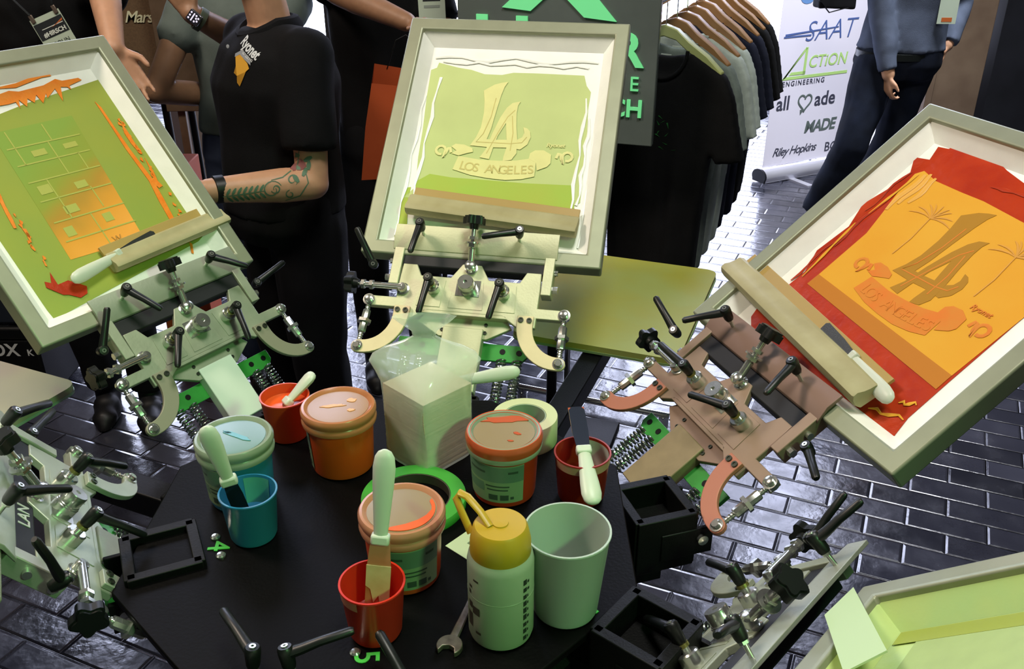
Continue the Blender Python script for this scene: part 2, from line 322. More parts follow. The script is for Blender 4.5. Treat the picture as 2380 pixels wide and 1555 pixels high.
def make_head(lev, mats, name='print_head'):
    t = thing(name, '', 'print head')
    plate, arcm, clampm, armm = mats
    half = [(0, -.012), (.020, -.012), (.040, -.044), (.104, -.044), (.116, -.020), (.146, -.020), (.148, -.06), (.148, -.140), (.109, -.140), (.094, -.130), (.078, -.120), (0, -.120)]
    obj('yoke_plate', MB().prism(half+[(-x, y) for x, y in half[1:-1][::-1]], -.012, 0), plate, t, .0016)
    pd = MB()
    for sg in (-1, 1): pd.prism([(sg*.049, -.052), (sg*.099, -.052), (sg*.103, -.112), (sg*.053, -.112)], 0, .0012)
    pd.prism([(-.03, -.05), (.03, -.05), (.036, -.112), (-.036, -.112)], 0, .0009)
    obj('milled_pad', pd, plate, t, .001)
    sk = obj('angle_skirt', MB().prism([(-.086, -.120), (.086, -.120), (.098, -.138), (.050, -.166), (-.050, -.166), (-.098, -.138)], -.030, -.020).prism([(-.086, -.119), (.086, -.119), (.090, -.126), (-.090, -.126)], -.022, 0), plate, t, .0012)
    for x, y, z in ((-.045, -.135, -.02), (.045, -.135, -.02), (-.045, -.152, -.02), (.045, -.152, -.02), (.0, -.160, -.02)): obj('cap_screw', MB().lathe([(.0038, 0), (.0038, .0022), (.0022, .0022), (.0022, .001), (0, .001)], 12, T(x, y, z)), M('dark_screw', '4b5046', .35, .8), sk)
    for sg in (-1, 1):
        a = obj('curved_bracket', MB().prism(arcpts(sg), .0005, .009), arcm, t, .0012)
        for x in (.1195, .1365): obj('cap_screw', MB().lathe([(.0055, 0), (.0055, .003), (.003, .003), (.003, .0015), (0, .0015)], 14, T(sg*x, -.128, .009)), MATS['dark_screw'], a)
        obj('pivot_bolt', MB().lathe([(.0115, 0), (.0115, .002), (.0078, .0022), (.0078, .006), (.006, .0075), (0, .0075)], 16, T(sg*.2055, -.213, .009)), STEEL, a)
        p0 = V((sg*.2055, -.205, .004)); p1 = V((sg*.2035, -.112, -.004))
        r = obj('turnbuckle', MB().cyl(p0, p1, .0042, seg=12), STEEL, t)
        for k in range(9): pass
        th = MB().helix(p0.lerp(p1, .05), p0.lerp(p1, .98), .0045, .0011, 16); obj('thread', th, STEEL, r)
        nb = MB(); a_, L_ = along(p0, p1)
        nb.lathe([(.0075, .024), (.0085, .026), (.0085, .045)], 8, a_).lathe([(.0085, .052), (.0085, .072), (.0075, .074)], 8, a_); obj('adjuster_barrel', nb, STEEL, r)
        obj('hex_nut', MB().lathe([(.0068, .045), (.0145, .045), (.0145, .052), (.0068, .052)], 6, a_), STEEL, r)
        obj('side_block', MB().box((sg*.176, -.108, -.008), (.062, .022, .016)), plate, t, .0015)
        obj('end_bolt', MB().lathe([(.0125, -.006), (.0125, .003), (.0085, .0032), (.0085, .009), (.007, .010), (0, .010)], 18, T(sg*.2035, -.108, .0)), STEEL, t)
        obj('side_plate', MB().box((sg*.160, -.022, -.012), (.021, .092, .03)), plate, t, .0015)
        obj('hex_bolt', MB().cyl((sg*.170, -.050, -.01), (sg*.182, -.050, -.01), .0075, seg=6), STEEL, t); obj('hex_bolt', MB().cyl((sg*.170, -.012, -.01), (sg*.178, -.012, -.01), .006, seg=12), STEEL, t)
    # side registration knob
    k = obj('registration_rod', MB().cyl((-.215, -.079, .012), (-.136, -.079, .012), .0065, seg=14).cyl((-.236, -.079, .012), (-.21, -.079, .012), .004, seg=12), STEEL, t)
    for x in (-.222, -.204): obj('hex_nut', MB().cyl((x, -.079, .012), (x+.007, -.079, .012), .0105, seg=6), STEEL, k)
    b = MB(); star(b, T(-.238, -.079, .012) @ RY(-90)); obj('star_knob', b, BLK, k)
    obj('ball_bolt', MB().lathe([(.0135, 0), (.0135, .003), (.0098, .004), (.0098, .014), (.008, .017), (0, .0175)], 18, T(-.136, -.079, .0)), STEEL, t)
    # lever posts with ratchet levers
    for i, sx in enumerate((-.072, .074)):
        if lev[i] is None: continue
        p = obj('post', MB().lathe([(.015, 0), (.015, .017), (.013, .019), (.006, .019), (.006, .030)], 20, T(sx, -.072, .001)), STEEL, t)
        obj('collar', MB().lathe([(.0088, .026), (.0088, .031)], 16, T(sx, -.072, .001)), M('brass_collar', '8d8a4e', .35, .8), p)
        lever(t, (sx, -.072, .032), lev[i], .080)
    # centre cap
    obj('centre_cap', MB().lathe([(.0185, .0), (.0185, .014), (.0175, .015), (.0175, .017), (.0165, .018), (.0165, .034), (.0155, .036), (.004, .036), (.004, .032), (0, .032)], 28, T(0, -.066, .0)).box((0, -.066, .0), (.05, .036, .004)), STEEL, t)
    # micro adjuster with star knob
    p0 = V((0, -.022, .012)); p1 = V((0, .052, .040)); a_, L_ = along(p0, p1)
    k = obj('micro_screw', MB().lathe([(.0072, -.004), (.0072, .036), (.0055, .038), (.0055, L_)], 16, a_), STEEL, t)
    obj('hex_nut', MB().lathe([(.0115, .040), (.0115, .047)], 6, a_), STEEL, k); obj('hex_nut', MB().lathe([(.0105, .056), (.0105, .062)], 6, a_), STEEL, k); obj('washer', MB().ring([(.009, .047), (.0165, .047), (.0165, .050), (.009, .050)], 20, a_), STEEL, k)
    b = MB(); star(b, a_ @ T(0, 0, L_+.008) @ RY(0)); obj('star_knob', b, BLK, k)
    obj('ball_bolt', MB().lathe([(.0135, 0), (.0135, .003), (.010, .004), (.010, .012), (.012, .016), (.011, .021), (.006, .024), (0, .0245)], 18, T(0, -.022, .0)), STEEL, t)
    # frame clamp
    cl = obj('clamp_bar', MB().add(*(lambda pr: ([(x, y, z) for x in (-.174, .174) for y, z in pr], [tuple(range(6))[::-1], tuple(range(6, 12))]+[(i, (i+1) % 6, 6+(i+1) % 6, 6+i) for i in range(6)]))([(.066, .004), (.066, .010), (.036, .011), (.012, .002), (.010, -.003), (.034, .004)])), clampm, t, .0008)
    obj('rubber_bar', MB().box((0, -.006, -.020), (.302, .034, .034)), RUB, t, .003)
    for i, sx in ((2, -.112), (3, .094)):
        if lev[i] is not None: lever(t, (sx, .047, .030), lev[i], .078, .024, 8)
    if lev[4] is not None: lever(t, (-.206, -.032, .004), lev[4], .082, None, 20, 'side_lever', .024)
    if lev[5] is not None: lever(t, (.196, -.030, -.020), lev[5], .082, None, 10, 'side_lever', .020)
    # arm, spring plate, springs
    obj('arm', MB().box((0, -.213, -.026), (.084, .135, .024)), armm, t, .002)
    g = obj('spring_plate', MB().prism([(-.136, -.168), (.136, -.168), (.136, -.190), (.124, -.204), (-.124, -.204), (-.136, -.190)], -.044, -.036), GRN, t, .001)
    for x in (-.118, -.084, .084, .118): obj('slot_hole', MB().lathe([(.006, 0), (.006, .001), (0, .001)], 12, T(x, -.183, -.0359)), BLKM, g)
    for x in (-.116, -.084, .084, .116): obj('coil_spring', MB().helix((x, -.200, -.040), (x*1.0, -.298, -.034), .0095, .0021, 13), SPRING, t)
    return t
PL = {'C': (ALUC, CREAM, ALUC, ALUC), 'L': (ALU2, M('grey_coated_bracket', '8b8a76', .45, .1), ALU, M('green_glare_arm', 'd6e2d4', .5)), 'R': (M('brown_lit_aluminium', '8e7866', .5, .25, var=.08, vs=10), M('brown_lit_bracket', 'b0705a', .45, .1), M('brown_lit_clamp', '80685c', .5, .3), M('brown_lit_arm', '8a7a5c', .5, .2, var=.1, vs=30)),  # left arm whitened for green spot glare; right head browned for warm reflections
      'LL': (ALU, ALU, ALU, ALU2), 'LR': (ALU2, ALU2, ALU, ALU2), 'B': (ALU2, ALU2, ALU, ALU2)}
LV = {'C': (-93, -97, -92, -158, 122, None), 'L': (-128, -108, -69, -49, 60, 10), 'R': (-178, -157, -119, -66, 165, -21), 'LL': (-91, -64, -62, -40, 100, -20), 'LR': (-117, -113, 118, 30, 120, 60), 'B': (None, None, None, None, None, None)}
HL = {'C': 'middle print head with cream curved brackets, raised behind the plastic bag', 'L': 'left print head tilted up behind the blue ink jar', 'R': 'right print head with copper coloured curved brackets beside the red ink cup',
      'LL': 'lower left print head at the left edge, nearest the green numeral 4', 'LR': 'lower right print head at the bottom edge, nearest the white cup', 'B': 'nearest print head at the bottom edge, only its black levers in view'}
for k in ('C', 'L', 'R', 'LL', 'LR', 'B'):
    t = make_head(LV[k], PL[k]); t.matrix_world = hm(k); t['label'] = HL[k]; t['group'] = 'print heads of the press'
    if k == 'B':
        for h_, e_ in (((-.305, .80, 1.024), (-.347, .85, 1.022)), ((-.266, .80, 1.024), (-.190, .815, 1.033)), ((-.115, .77, .99), (-.148, .81, 1.012))):
            d_ = V(e_)-V(h_); x_ = d_.normalized(); z_ = V((-.05, .25, 1)); z_ = (z_-x_*z_.dot(x_)).normalized()
            lever(t, (0, 0, 0), 0, .082, .03).matrix_local = t.matrix_world.inverted() @ basis(x_, z_.cross(x_), z_, V(h_)-z_*.022)
text('lettering', 'LAN', .026, M('pale_lettering', 'b9bfb2', .5), [o for o in COL.objects if o.name.startswith('print_head')][3], T(-.058, -.006, -.0026) @ RZ(0), off=.01)

# ---------------------------------------------------------------- screens
TAPE = M('white_ink_flood', 'eef1e8', .35, 0, var=.02, vs=25, bump=.35, bs=26)
FRAME = M('screen_frame_aluminium', '8f957c', .42, .3, var=.05, vs=18)
EMU = M('green_emulsion', 'bccd88', .6, spec=.15, var=.04, vs=8)
EMUB = M('bright_green_emulsion', 'a0be50', .6, spec=.15, h2='aab850', vs=6)
EMUY = M('olive_emulsion', '96a044', .6, spec=.15, h2='8c9e48', vs=5)
DES = M('pale_stencil', 'dadc96', .6, spec=.15, var=.03)
DES2 = M('tan_stencil', 'c6bf78', .6, spec=.15)
ORI = M('orange_ink', 'e67c22', .4, spec=.25, h2='e88c30', vs=30, bump=.4, bs=90)
REDI = M('red_ink', 'a32c12', .32, spec=.3, h2='b43a16', vs=14, bump=.4, bs=60)
YEL = M('amber_emulsion', 'd89c2e', .6, spec=.15, h2='dba636', vs=5)
AMB2 = M('dark_amber_emulsion', 'b9772a', .6, spec=.15)
BRN = M('brown_stencil', 'a97c28', .6, spec=.15)
ORS = M('orange_stencil', 'd67a30', .6, spec=.15, h2='d08434', vs=30)
def make_screen(k, ds, dr, Wd, L, label, fm=FRAME, inner=TAPE):
    m = hm(k, ds, dr); t = thing('printing_screen', label, 'printing screen', m, 'printing screens on the press')
    f = .032; d = -.038
    b = MB()
    ou = [(-Wd/2, 0), (Wd/2, 0), (Wd/2, L), (-Wd/2, L)]; inn = [(-Wd/2+f, f), (Wd/2-f, f), (Wd/2-f, L-f), (-Wd/2+f, L-f)]
    vs = [(x, y, z) for z in (d, 0) for x, y in ou+inn]; fs = []
    for i in range(4):
        j = (i+1) % 4
        fs += [(i, j, 4+j, 4+i), (8+i, 8+j, 12+j, 12+i), (i, j, 8+j, 8+i), (4+i, 4+j, 12+j, 12+i)]
    obj('frame', b.add(vs, fs), fm, t, .004, bs=3)
    obj('mesh', MB().box((0, L/2, d+.0008), (Wd-.02, L-.02, .0012)), inner, t)
    # sloping fillet of tape and dried ink inside the frame walls
    vs = []; g = .024
    for x0, y0 in inn: vs.append((x0, y0, -.010))
    for (x0, y0), (sx, sy) in zip(inn, ((1, 1), (-1, 1), (-1, -1), (1, -1))): vs.append((x0+sx*g, y0+sy*g, d+.0015))
    for (x0, y0), (sx, sy) in zip(inn, ((-1, -1), (1, -1), (1, 1), (-1, 1))): vs.append((x0+sx*.003, y0+sy*.003, d+.0015))
    fs = [(i, (i+1) % 4, 4+(i+1) % 4, 4+i) for i in range(4)]+[(i, (i+1) % 4, 8+(i+1) % 4, 8+i) for i in range(4)]
    obj('tape_fillet', MB().add(vs, fs), inner, t)
    return t
lay = [0]
def decal(t, name, pts, mat, lvl, d=(0, 0), th=.0004):
    z = -.0366+lvl*.0005
    return obj(name, MB().prism([(x+d[0], y+d[1]) for x, y in pts], z, z+th), mat, t)
C_emul=[(-.1798,.5113),(-.1311,.4994),(-.0994,.4948),(-.0671,.4844),(-.0264,.4843),(-.0005,.4915),(.0563,.4922),(.1622,.4913),(.1702,.4645),(.1819,.4477),(.181,.3999),(.1855,.3477),(.1877,.2744),(.191,.1678),(.1767,.158),(-.1972,.1542),(-.1759,.1811),(-.1835,.2581),(-.1859,.3259),(-.1926,.4187),(-.1952,.4904),(-.1825,.497)]
C_band=[(-.1782,.1937),(-.1491,.2158),(-.0987,.2101),(-.0334,.209),(.0634,.2066),(.1674,.2084),(.1804,.153),(-.0227,.1417),(-.1783,.1411)]
C_yel=[(-.2021,.1108),(-.2079,.1752),(-.1857,.1804),(-.1868,.1513),(-.1747,.0704),(-.2009,.0544)]
LA_L=[(-.0084,.465),(-.023,.4619),(-.039,.456),(-.0616,.4388),(-.0554,.4103),(-.0519,.3795),(-.0528,.3413),(-.0601,.3144),(-.0705,.2932),(-.0267,.291),(.0188,.2923),(.0436,.2891),(.0578,.3029),(.0627,.3218),(.0596,.3366),(.052,.3444),(.0429,.3469),(.0472,.3321),(.044,.3207),(.0335,.3141),(-.0167,.311),(-.0349,.3114),(-.0292,.3389),(-.0247,.3849),(-.0196,.4277),(-.0147,.4514)]
LA_A=[(.0274,.4139),(.0099,.4091),(-.0015,.3958),(-.0125,.3702),(-.0242,.3279),(-.0325,.2862),(-.0438,.264),(-.0221,.2609),(-.0179,.2871),(-.0117,.3211),(.0022,.3559),(.0073,.326),(.0133,.2964),(.0093,.2685),(.0092,.2585),(.0281,.2623),(.0369,.2794),(.0332,.3163),(.0267,.3497),(.0225,.3836),(.023,.4028)]
LA_ribbon=[(-.0995,.2301),(-.0916,.2646),(-.0412,.2579),(.0012,.258),(.0395,.2612),(.0661,.2673),(.0833,.2585),(.0838,.2386),(.084,.2235),(.0558,.2151),(.0212,.2109),(-.0178,.213),(-.0576,.2183)]
LA_tailL=[(-.0917,.2657),(-.109,.2702),(-.0988,.2783),(-.1121,.288),(-.1033,.2953),(-.0833,.2942),(-.0638,.2861),(-.0606,.277),(-.0747,.2724)]
LA_tailR=[(.0661,.2673),(.0673,.2813),(.0775,.2893),(.0966,.2905),(.1139,.2806),(.1152,.2588),(.1085,.2493),(.0876,.2389),(.0833,.2585)]
L_emul=[(.204,.5248),(.2123,.4861),(.2104,.3307),(.2056,.1072),(.1837,.0978),(-.1886,.0521),(-.1909,.0749),(-.193,.3232),(-.1835,.459),(-.0849,.4843),(.0165,.5023)]
L_top=[(-.0932,.5116),(-.0725,.5485),(-.021,.5336),(-.0005,.537),(.018,.5311),(.0749,.5346),(.1073,.5441),(.12,.537),(.1578,.5367),(.1627,.5304),(.1287,.5231),(.1266,.513),(.1221,.5208),(.1085,.5237),(.0938,.4904),(.0942,.5223),(.0666,.504),(.0695,.5155),(.0513,.495),(.0479,.5166),(.0346,.4995),(.0261,.5124),(.0147,.494),(.0074,.513),(-.0005,.494),(-.0009,.5095),(-.0174,.5079),(-.0354,.5085)]
L_smear=[(-.0354,.5404),(-.0119,.5495),(.0233,.551),(.0556,.557),(.0857,.5693),(.0996,.5677),(.1042,.553),(.0828,.5533),(.0177,.5413),(-.0141,.5457)]
L_fleck=[(.1297,.5689),(.1471,.5761),(.1566,.5758),(.1502,.5671),(.1323,.5563),(.1288,.56)]
L_streak=[(.1596,.4739),(.1653,.4574),(.1657,.4008),(.1673,.3431),(.1729,.2657),(.1689,.2164),(.161,.1503),(.1496,.139),(.1553,.2132),(.1626,.2642),(.1584,.3493),(.1595,.4024)]
L_drip=[(.1867,.4108),(.1878,.3894),(.1867,.3589),(.1883,.3296),(.1825,.3293),(.1778,.3594),(.1783,.3861)]
L_drip2=[(.1867,.3185),(.1867,.2838),(.1815,.2585),(.1852,.2439),(.1741,.2416),(.1678,.2607),(.1783,.271)]
L_rect=[(.0922,.4539),(.0734,.1465),(-.0931,.1537),(-.0849,.4533)]
L_low=[(-.1646,.1287),(-.1547,.1214),(-.1449,.1429),(-.1453,.1142),(-.1229,.1154),(-.0967,.0911),(-.104,.0768),(-.1204,.0733),(-.1371,.0871),(-.147,.0911),(-.1681,.1167)]
L_low2=[(-.1762,.0429),(-.1674,.0525),(-.1246,.046),(-.128,.0406),(-.1568,.0445)]
L_leftdr=[(-.1402,.3262),(-.1452,.2973),(-.1477,.2676),(-.1514,.2486),(-.1563,.2503),(-.1534,.2831),(-.1484,.3221)]
L_leftdr2=[(-.1428,.2456),(-.1361,.2416),(-.1374,.2267),(-.142,.2114),(-.144,.2155),(-.1419,.2317)]
L_rt=[(.1618,.1028),(.1649,.0959),(.1545,.0749),(.1509,.0782)]
R_red=[(-.185,.5653),(-.19,.5423),(-.214,.539),(-.2028,.5076),(-.2361,.5015),(-.2112,.4684),(-.2186,.4172),(-.2326,.3711),(-.2114,.3183),(-.2195,.2465),(-.1973,.1993),(-.2,.1507),(-.2132,.1053),(-.2013,.07),(-.179,.0538),(-.1039,.0552),(.1019,.0508),(.2053,.0402),(.2101,.0529),(.2014,.0903),(.2002,.1708),(.2,.3187),(.2006,.4014),(.1882,.4816),(.0654,.5119),(-.0516,.5407),(-.1264,.5668)]
R_field=[(-.1994,.4694),(-.1884,.4819),(-.1476,.4716),(-.0822,.4697),(-.0325,.4698),(.0624,.461),(.1851,.4526),(.2006,.3181),(.1955,.1819),(-.1659,.2085),(-.1648,.3222),(-.1777,.3715),(-.194,.4278)]
R_band=[(-.1659,.2085),(.1955,.1819),(.1956,.1506),(-.1673,.1817)]
LAP = (('L', LA_L), ('A', LA_A), ('ribbon', LA_ribbon), ('t', LA_tailL), ('t', LA_tailR))
def la_print(t, dx, dy, m1, m2, m3, txt=True):
    e = MB(); rb = MB()
    for i, (n, p) in enumerate(LAP):
        (rb if i > 1 else e).prism([(x+dx, y+dy) for x, y in p], -.0343+i*.00005, -.0340+i*.00008)
    obj('letters_stencil', e, m1, t); o = obj('ribbon_stencil', rb, m2, t)
    ln = MB()
    for pts in ([(-.030, .42), (-.034, .37), (-.045, .325), (-.058, .303), (.02, .303), (.045, .307), (.054, .322)], [(.018, .39), (.004, .372), (-.012, .33), (-.03, .275)], [(.014, .375), (.022, .33), (.022, .285)]):
        ln.path([(x+dx, y+dy, -.0338) for x, y in pts], .0011, 6, sc=.3)
    obj('inline', ln, m3, t)
    for sg in (-1, 1):
        c = MB(); q = [(sg*(.118+.004*j)+.008, .272+.014*math.sin(j*1.1), -.0339) for j in range(5)]+[(sg*(.142+.011*math.cos(R(a)))+.008, .277+.011*math.sin(R(a)), -.0339) for a in range(200, -140, -34)]
        c.path([(x+dx, y+dy, z) for x, y, z in q], .0032, 6, sc=.15); obj('scroll', c, m2, t)
    for i, ch in enumerate('LOS ANGELES'):
        if ch != ' ':
            x = -.078+i*.0152; text('ribbon_lettering', ch, .030, m3, o, T(x+dx, .2345+dy+.9*(x*x), -.0334) @ RZ(x*110), off=.004, ext=.0002)
    text('small_lettering', 'Ryonet', .014, m2, t, T(.121+dx, .304+dy, -.0336) @ RZ(1), off=.02, ext=.0002, shear=.2)
sC = make_screen('C', .009, 0, .51, .61, 'middle printing screen flooded with white ink around a pale green stencil')
decal(sC, 'emulsion', C_emul, EMU, 1); decal(sC, 'emulsion_band', C_band, EMUB, 2); decal(sC, 'emulsion_edge', C_yel, EMUB, 1)
la_print(sC, 0, 0, DES, DES, DES2)
b = MB()
for x0, x1, y0, y1 in ((-.176, -.170, .15, .47), (-.200, -.196, .06, .42), (.172, .176, .10, .43), (.200, .206, .06, .46), (.186, .188, .16, .38)):
    b.path([(x0+(x1-x0)*j/9+.003*math.sin(j*2.1+x0*60), y0+(y1-y0)*j/9, -.0345) for j in range(10)], [.003+.0015*math.sin(j*1.7+x1*50) for j in range(10)], 6, sc=.35)
b.path([(-.19+.38*j/12, .525+.006*math.sin(j*1.3), -.0345) for j in range(13)], [.004+.002*math.sin(j*1.9) for j in range(13)], 6, sc=.35).path([(-.17+.34*j/12, .512+.004*math.sin(j*2.3+1), -.0345) for j in range(13)], .003, 6, sc=.35)
obj('white_ink_ridge', b, M('wet_white_ink', 'eef3ea', .18), sC)
sL = make_screen('L', -.037, .017, .51, .61, 'left printing screen with olive stencil of stacked blocks and orange ink smears')
decal(sL, 'emulsion', L_emul, EMUY, 1)
G = bpy.data.materials.new('block_stencil'); G.use_nodes = True; nt = G.node_tree; p = nt.nodes['Principled BSDF']; p.inputs['Roughness'].default_value = .6; p.inputs['Specular IOR Level'].default_value = .15
tc = nt.nodes.new('ShaderNodeTexCoord'); nz = nt.nodes.new('ShaderNodeTexNoise'); nz.inputs['Scale'].default_value = 9; nt.links.new(tc.outputs['Object'], nz.inputs['Vector'])
sx = nt.nodes.new('ShaderNodeSeparateXYZ'); nt.links.new(tc.outputs['Object'], sx.inputs[0])
ma = nt.nodes.new('ShaderNodeMath'); ma.operation = 'MULTIPLY_ADD'; ma.inputs[1].default_value = .12; nt.links.new(nz.outputs[0], ma.inputs[0]); nt.links.new(sx.outputs[1], ma.inputs[2])
m2_ = nt.nodes.new('ShaderNodeMath'); m2_.operation = 'MULTIPLY_ADD'; m2_.inputs[1].default_value = -.55; nt.links.new(sx.outputs[0], m2_.inputs[0]); nt.links.new(ma.outputs[0], m2_.inputs[2])
cr = nt.nodes.new('ShaderNodeValToRGB'); nt.links.new(m2_.outputs[0], cr.inputs[0])
for i, (ps, h) in enumerate(((.20, 'eda445'), (.27, 'dd9a36'), (.33, 'b08a34'), (.38, '8f9a3c'), (.46, '84a044'))):
    e = cr.color_ramp.elements[i] if i < 2 else cr.color_ramp.elements.new(ps)
    e.position = ps; e.color = (*lin(h), 1)
nt.links.new(cr.outputs[0], p.inputs['Base Color'])
decal(sL, 'block_stencil', L_rect, G, 2)
b = MB(); random.seed(3)
for y in (.19, .235, .285, .33, .37, .41): b.box((-.004, y, -.0348), (.16, .0028, .0003), RZ(-1))
for x0, y0, y1 in ((0, .15, .235), (-.04, .235, .33), (.035, .24, .29), (.01, .33, .41), (.055, .33, .37), (-.06, .37, .45), (.02, .41, .45)): b.box((x0, (y0+y1)/2, -.0348), (.0026, y1-y0, .0003))
for x0, y0, w, h in ((-.03, .255, .03, .018), (.02, .30, .026, .016), (-.06, .21, .02, .022), (.05, .39, .03, .012), (-.02, .39, .03, .014), (-.055, .31, .026, .02), (.03, .215, .02, .02)): b.box((x0, y0, -.0348), (w, h, .0003))
obj('block_lines', b, M('faded_stencil', 'a8ac4c', .5), sL)
text('small_lettering', 'W', .020, M('tan_print', 'b07d2c', .5), sL, T(.02, .163, -.0345), off=.01)
text('small_lettering', '21 072', .010, MATS['tan_print'], sL, T(.055, .158, -.0345))
for i, q in enumerate((L_top, L_smear, L_fleck, L_streak, L_drip, L_drip2, L_low2, L_leftdr, L_leftdr2, L_rt)): decal(sL, 'orange_ink_smear', q, ORI, 3+.1*i, th=.0012)
decal(sL, 'red_ink_smear', L_low, REDI, 4, th=.0012)
random.seed(5)
for k in range(26):
    x = .178+.012*random.random(); y = .10+.32*random.random(); b = MB(); b.prism([(x+.0028*random.uniform(.4, 1.6)*math.cos(a), y+.006*random.uniform(.3, 1.4)*math.sin(a)) for a in [j*.9 for j in range(7)]], -.0345, -.0335); obj('orange_ink_fleck', b, ORI, sL)
for k in range(14):
    x = -.148+.012*random.random(); y = .15+.18*random.random(); b = MB(); b.prism([(x+.0024*random.uniform(.4, 1.6)*math.cos(a), y+.007*random.uniform(.3, 1.4)*math.sin(a)) for a in [j*.9 for j in range(7)]], -.0345, -.0335); obj('orange_ink_fleck', b, ORI, sL)
sR = make_screen('R', .049, .02, .57, .60, 'right printing screen flooded with red ink around an amber stencil')
decal(sR, 'red_ink_flood', R_red, REDI, 1, th=.0008); decal(sR, 'emulsion', R_field, YEL, 3); decal(sR, 'emulsion_band', R_band, AMB2, 3.4, th=.0006)
la_print(sR, .02, -.010, BRN, ORS, MATS['orange_stencil'])
random.seed(11)
for cx, cy in ((-.085, .40), (.105, .40)):
    b = MB()
    for k in range(9):
        a = R(20+17.5*k+random.uniform(-6, 6)); q = [(cx+(.052*u)*math.cos(a), cy+.052*u*math.sin(a)-.02*u*u, -.0338) for u in (0, .3, .6, .85, 1)]
        b.path(q, [.0006, .0016, .0018, .0012, .0004], 5, sc=.2)
    b.path([(cx, cy, -.0338), (cx+.006, cy-.05, -.0338), (cx+.004, cy-.09, -.0338)], .0013, 5, sc=.2)
    obj('palm_stencil', b, M('faint_amber_stencil', 'cf9534', .5), sR)
b = MB(); random.seed(8)
for x, y0, y1 in ((-.205, .17, .30), (-.198, .27, .42), (-.212, .36, .47), (-.05, .50, .51), (.09, .49, .50)):
    b = MB(); b.path([(x+.004*math.sin(j*1.3+x*90)+(.1*j/6 if x > -.1 else 0), y0+(y1-y0)*j/6, -.0340) for j in range(7)], [.001+.004*random.random()*math.sin(PI*(j+.5)/7) for j in range(7)], 6, sc=.3); obj('red_ink_ridge', b, REDI, sR)
for x, y0, y1 in ((-.178, .38, .475), (-.166, .40, .48), (-.150, .41, .476)):
    b = MB(); b.path([(x+.003*math.sin(j*1.1+x*90), y0+(y1-y0)*j/6, -.0340) for j in range(7)], [.002+.0035*math.sin(PI*(j+.5)/7) for j in range(7)], 6, sc=.3); obj('amber_ridge', b, M('light_amber_ink', 'dfa845', .4), sR)
b = MB()
for x0, y0, x1, y1 in ((-.19, .47, -.2, .36), (-.205, .33, -.19, .19), (.14, .065, .20, .085), (.17, .10, .195, .115)): b.path([(x0+(x1-x0)*j/5, y0+(y1-y0)*j/5+.004*math.sin(j*2), -.0335) for j in range(6)], [.001, .003, .002, .0035, .002, .001], 6, sc=.3)
obj('amber_streak', b, YEL, sR)
sR2 = make_screen('LR', .20, .115, .51, .61, 'lower right printing screen with yellow green stencil at the bottom corner', inner=M('lime_tape', 'a9cc84', .3, h2='b9cf7e', vs=8, bump=.4, bs=24))
decal(sR2, 'emulsion', [(-.17, .09), (.2, .09), (.2, .55), (-.17, .55)], M('moss_emulsion', '9db36a', .45, var=.04), 2)
decal(sR2, 'emulsion_band', [(-.195, .06), (-.17, .06), (-.165, .56), (-.195, .56)], M('olive_band', '93a138', .4), 2.5)
obj('tape_flap', MB().prism([(-.243, -.003), (-.184, -.012), (-.05, .089), (-.08, .124)], .004, .006), M('pale_tape_flap', 'b4cf98', .5), sR2)
sL2 = make_screen('LL', -.01, .03, .51, .61, 'lower left printing screen cut off by the left edge of the photo')
# ---------------------------------------------------------------- things on the shelf
def plastic(name, h, **k): return M(name, h, k.pop('rough', .3), 0, sss=k.pop('sss', .1), **k)
def arc_patch(r, a0, a1, z0, z1, n=20, taper=0.):
    vs = []; fs = []
    for i in range(n+1):
        a = R(a0+(a1-a0)*i/n)
        for z in (z0, z1): q = r+taper*z; vs.append((q*math.cos(a), q*math.sin(a), z))
    for i in range(n): fs.append((2*i, 2*i+2, 2*i+3, 2*i+1))
    return vs, fs
def wrap_text(name, s, size, mat, par, r, a, z, rot=0, taper=0., **k):
    me = tmesh(s, size, ext=0, **k); c, sn = math.cos(R(rot)), math.sin(R(rot))
    for v in me.vertices:
        x, y = v.co.x*c-v.co.y*sn, v.co.x*sn+v.co.y*c; q = r+taper*(z+y); aa = R(a)+x/q
        v.co = (q*math.cos(aa), q*math.sin(aa), z+y)
    return obj(name, me, mat, par)
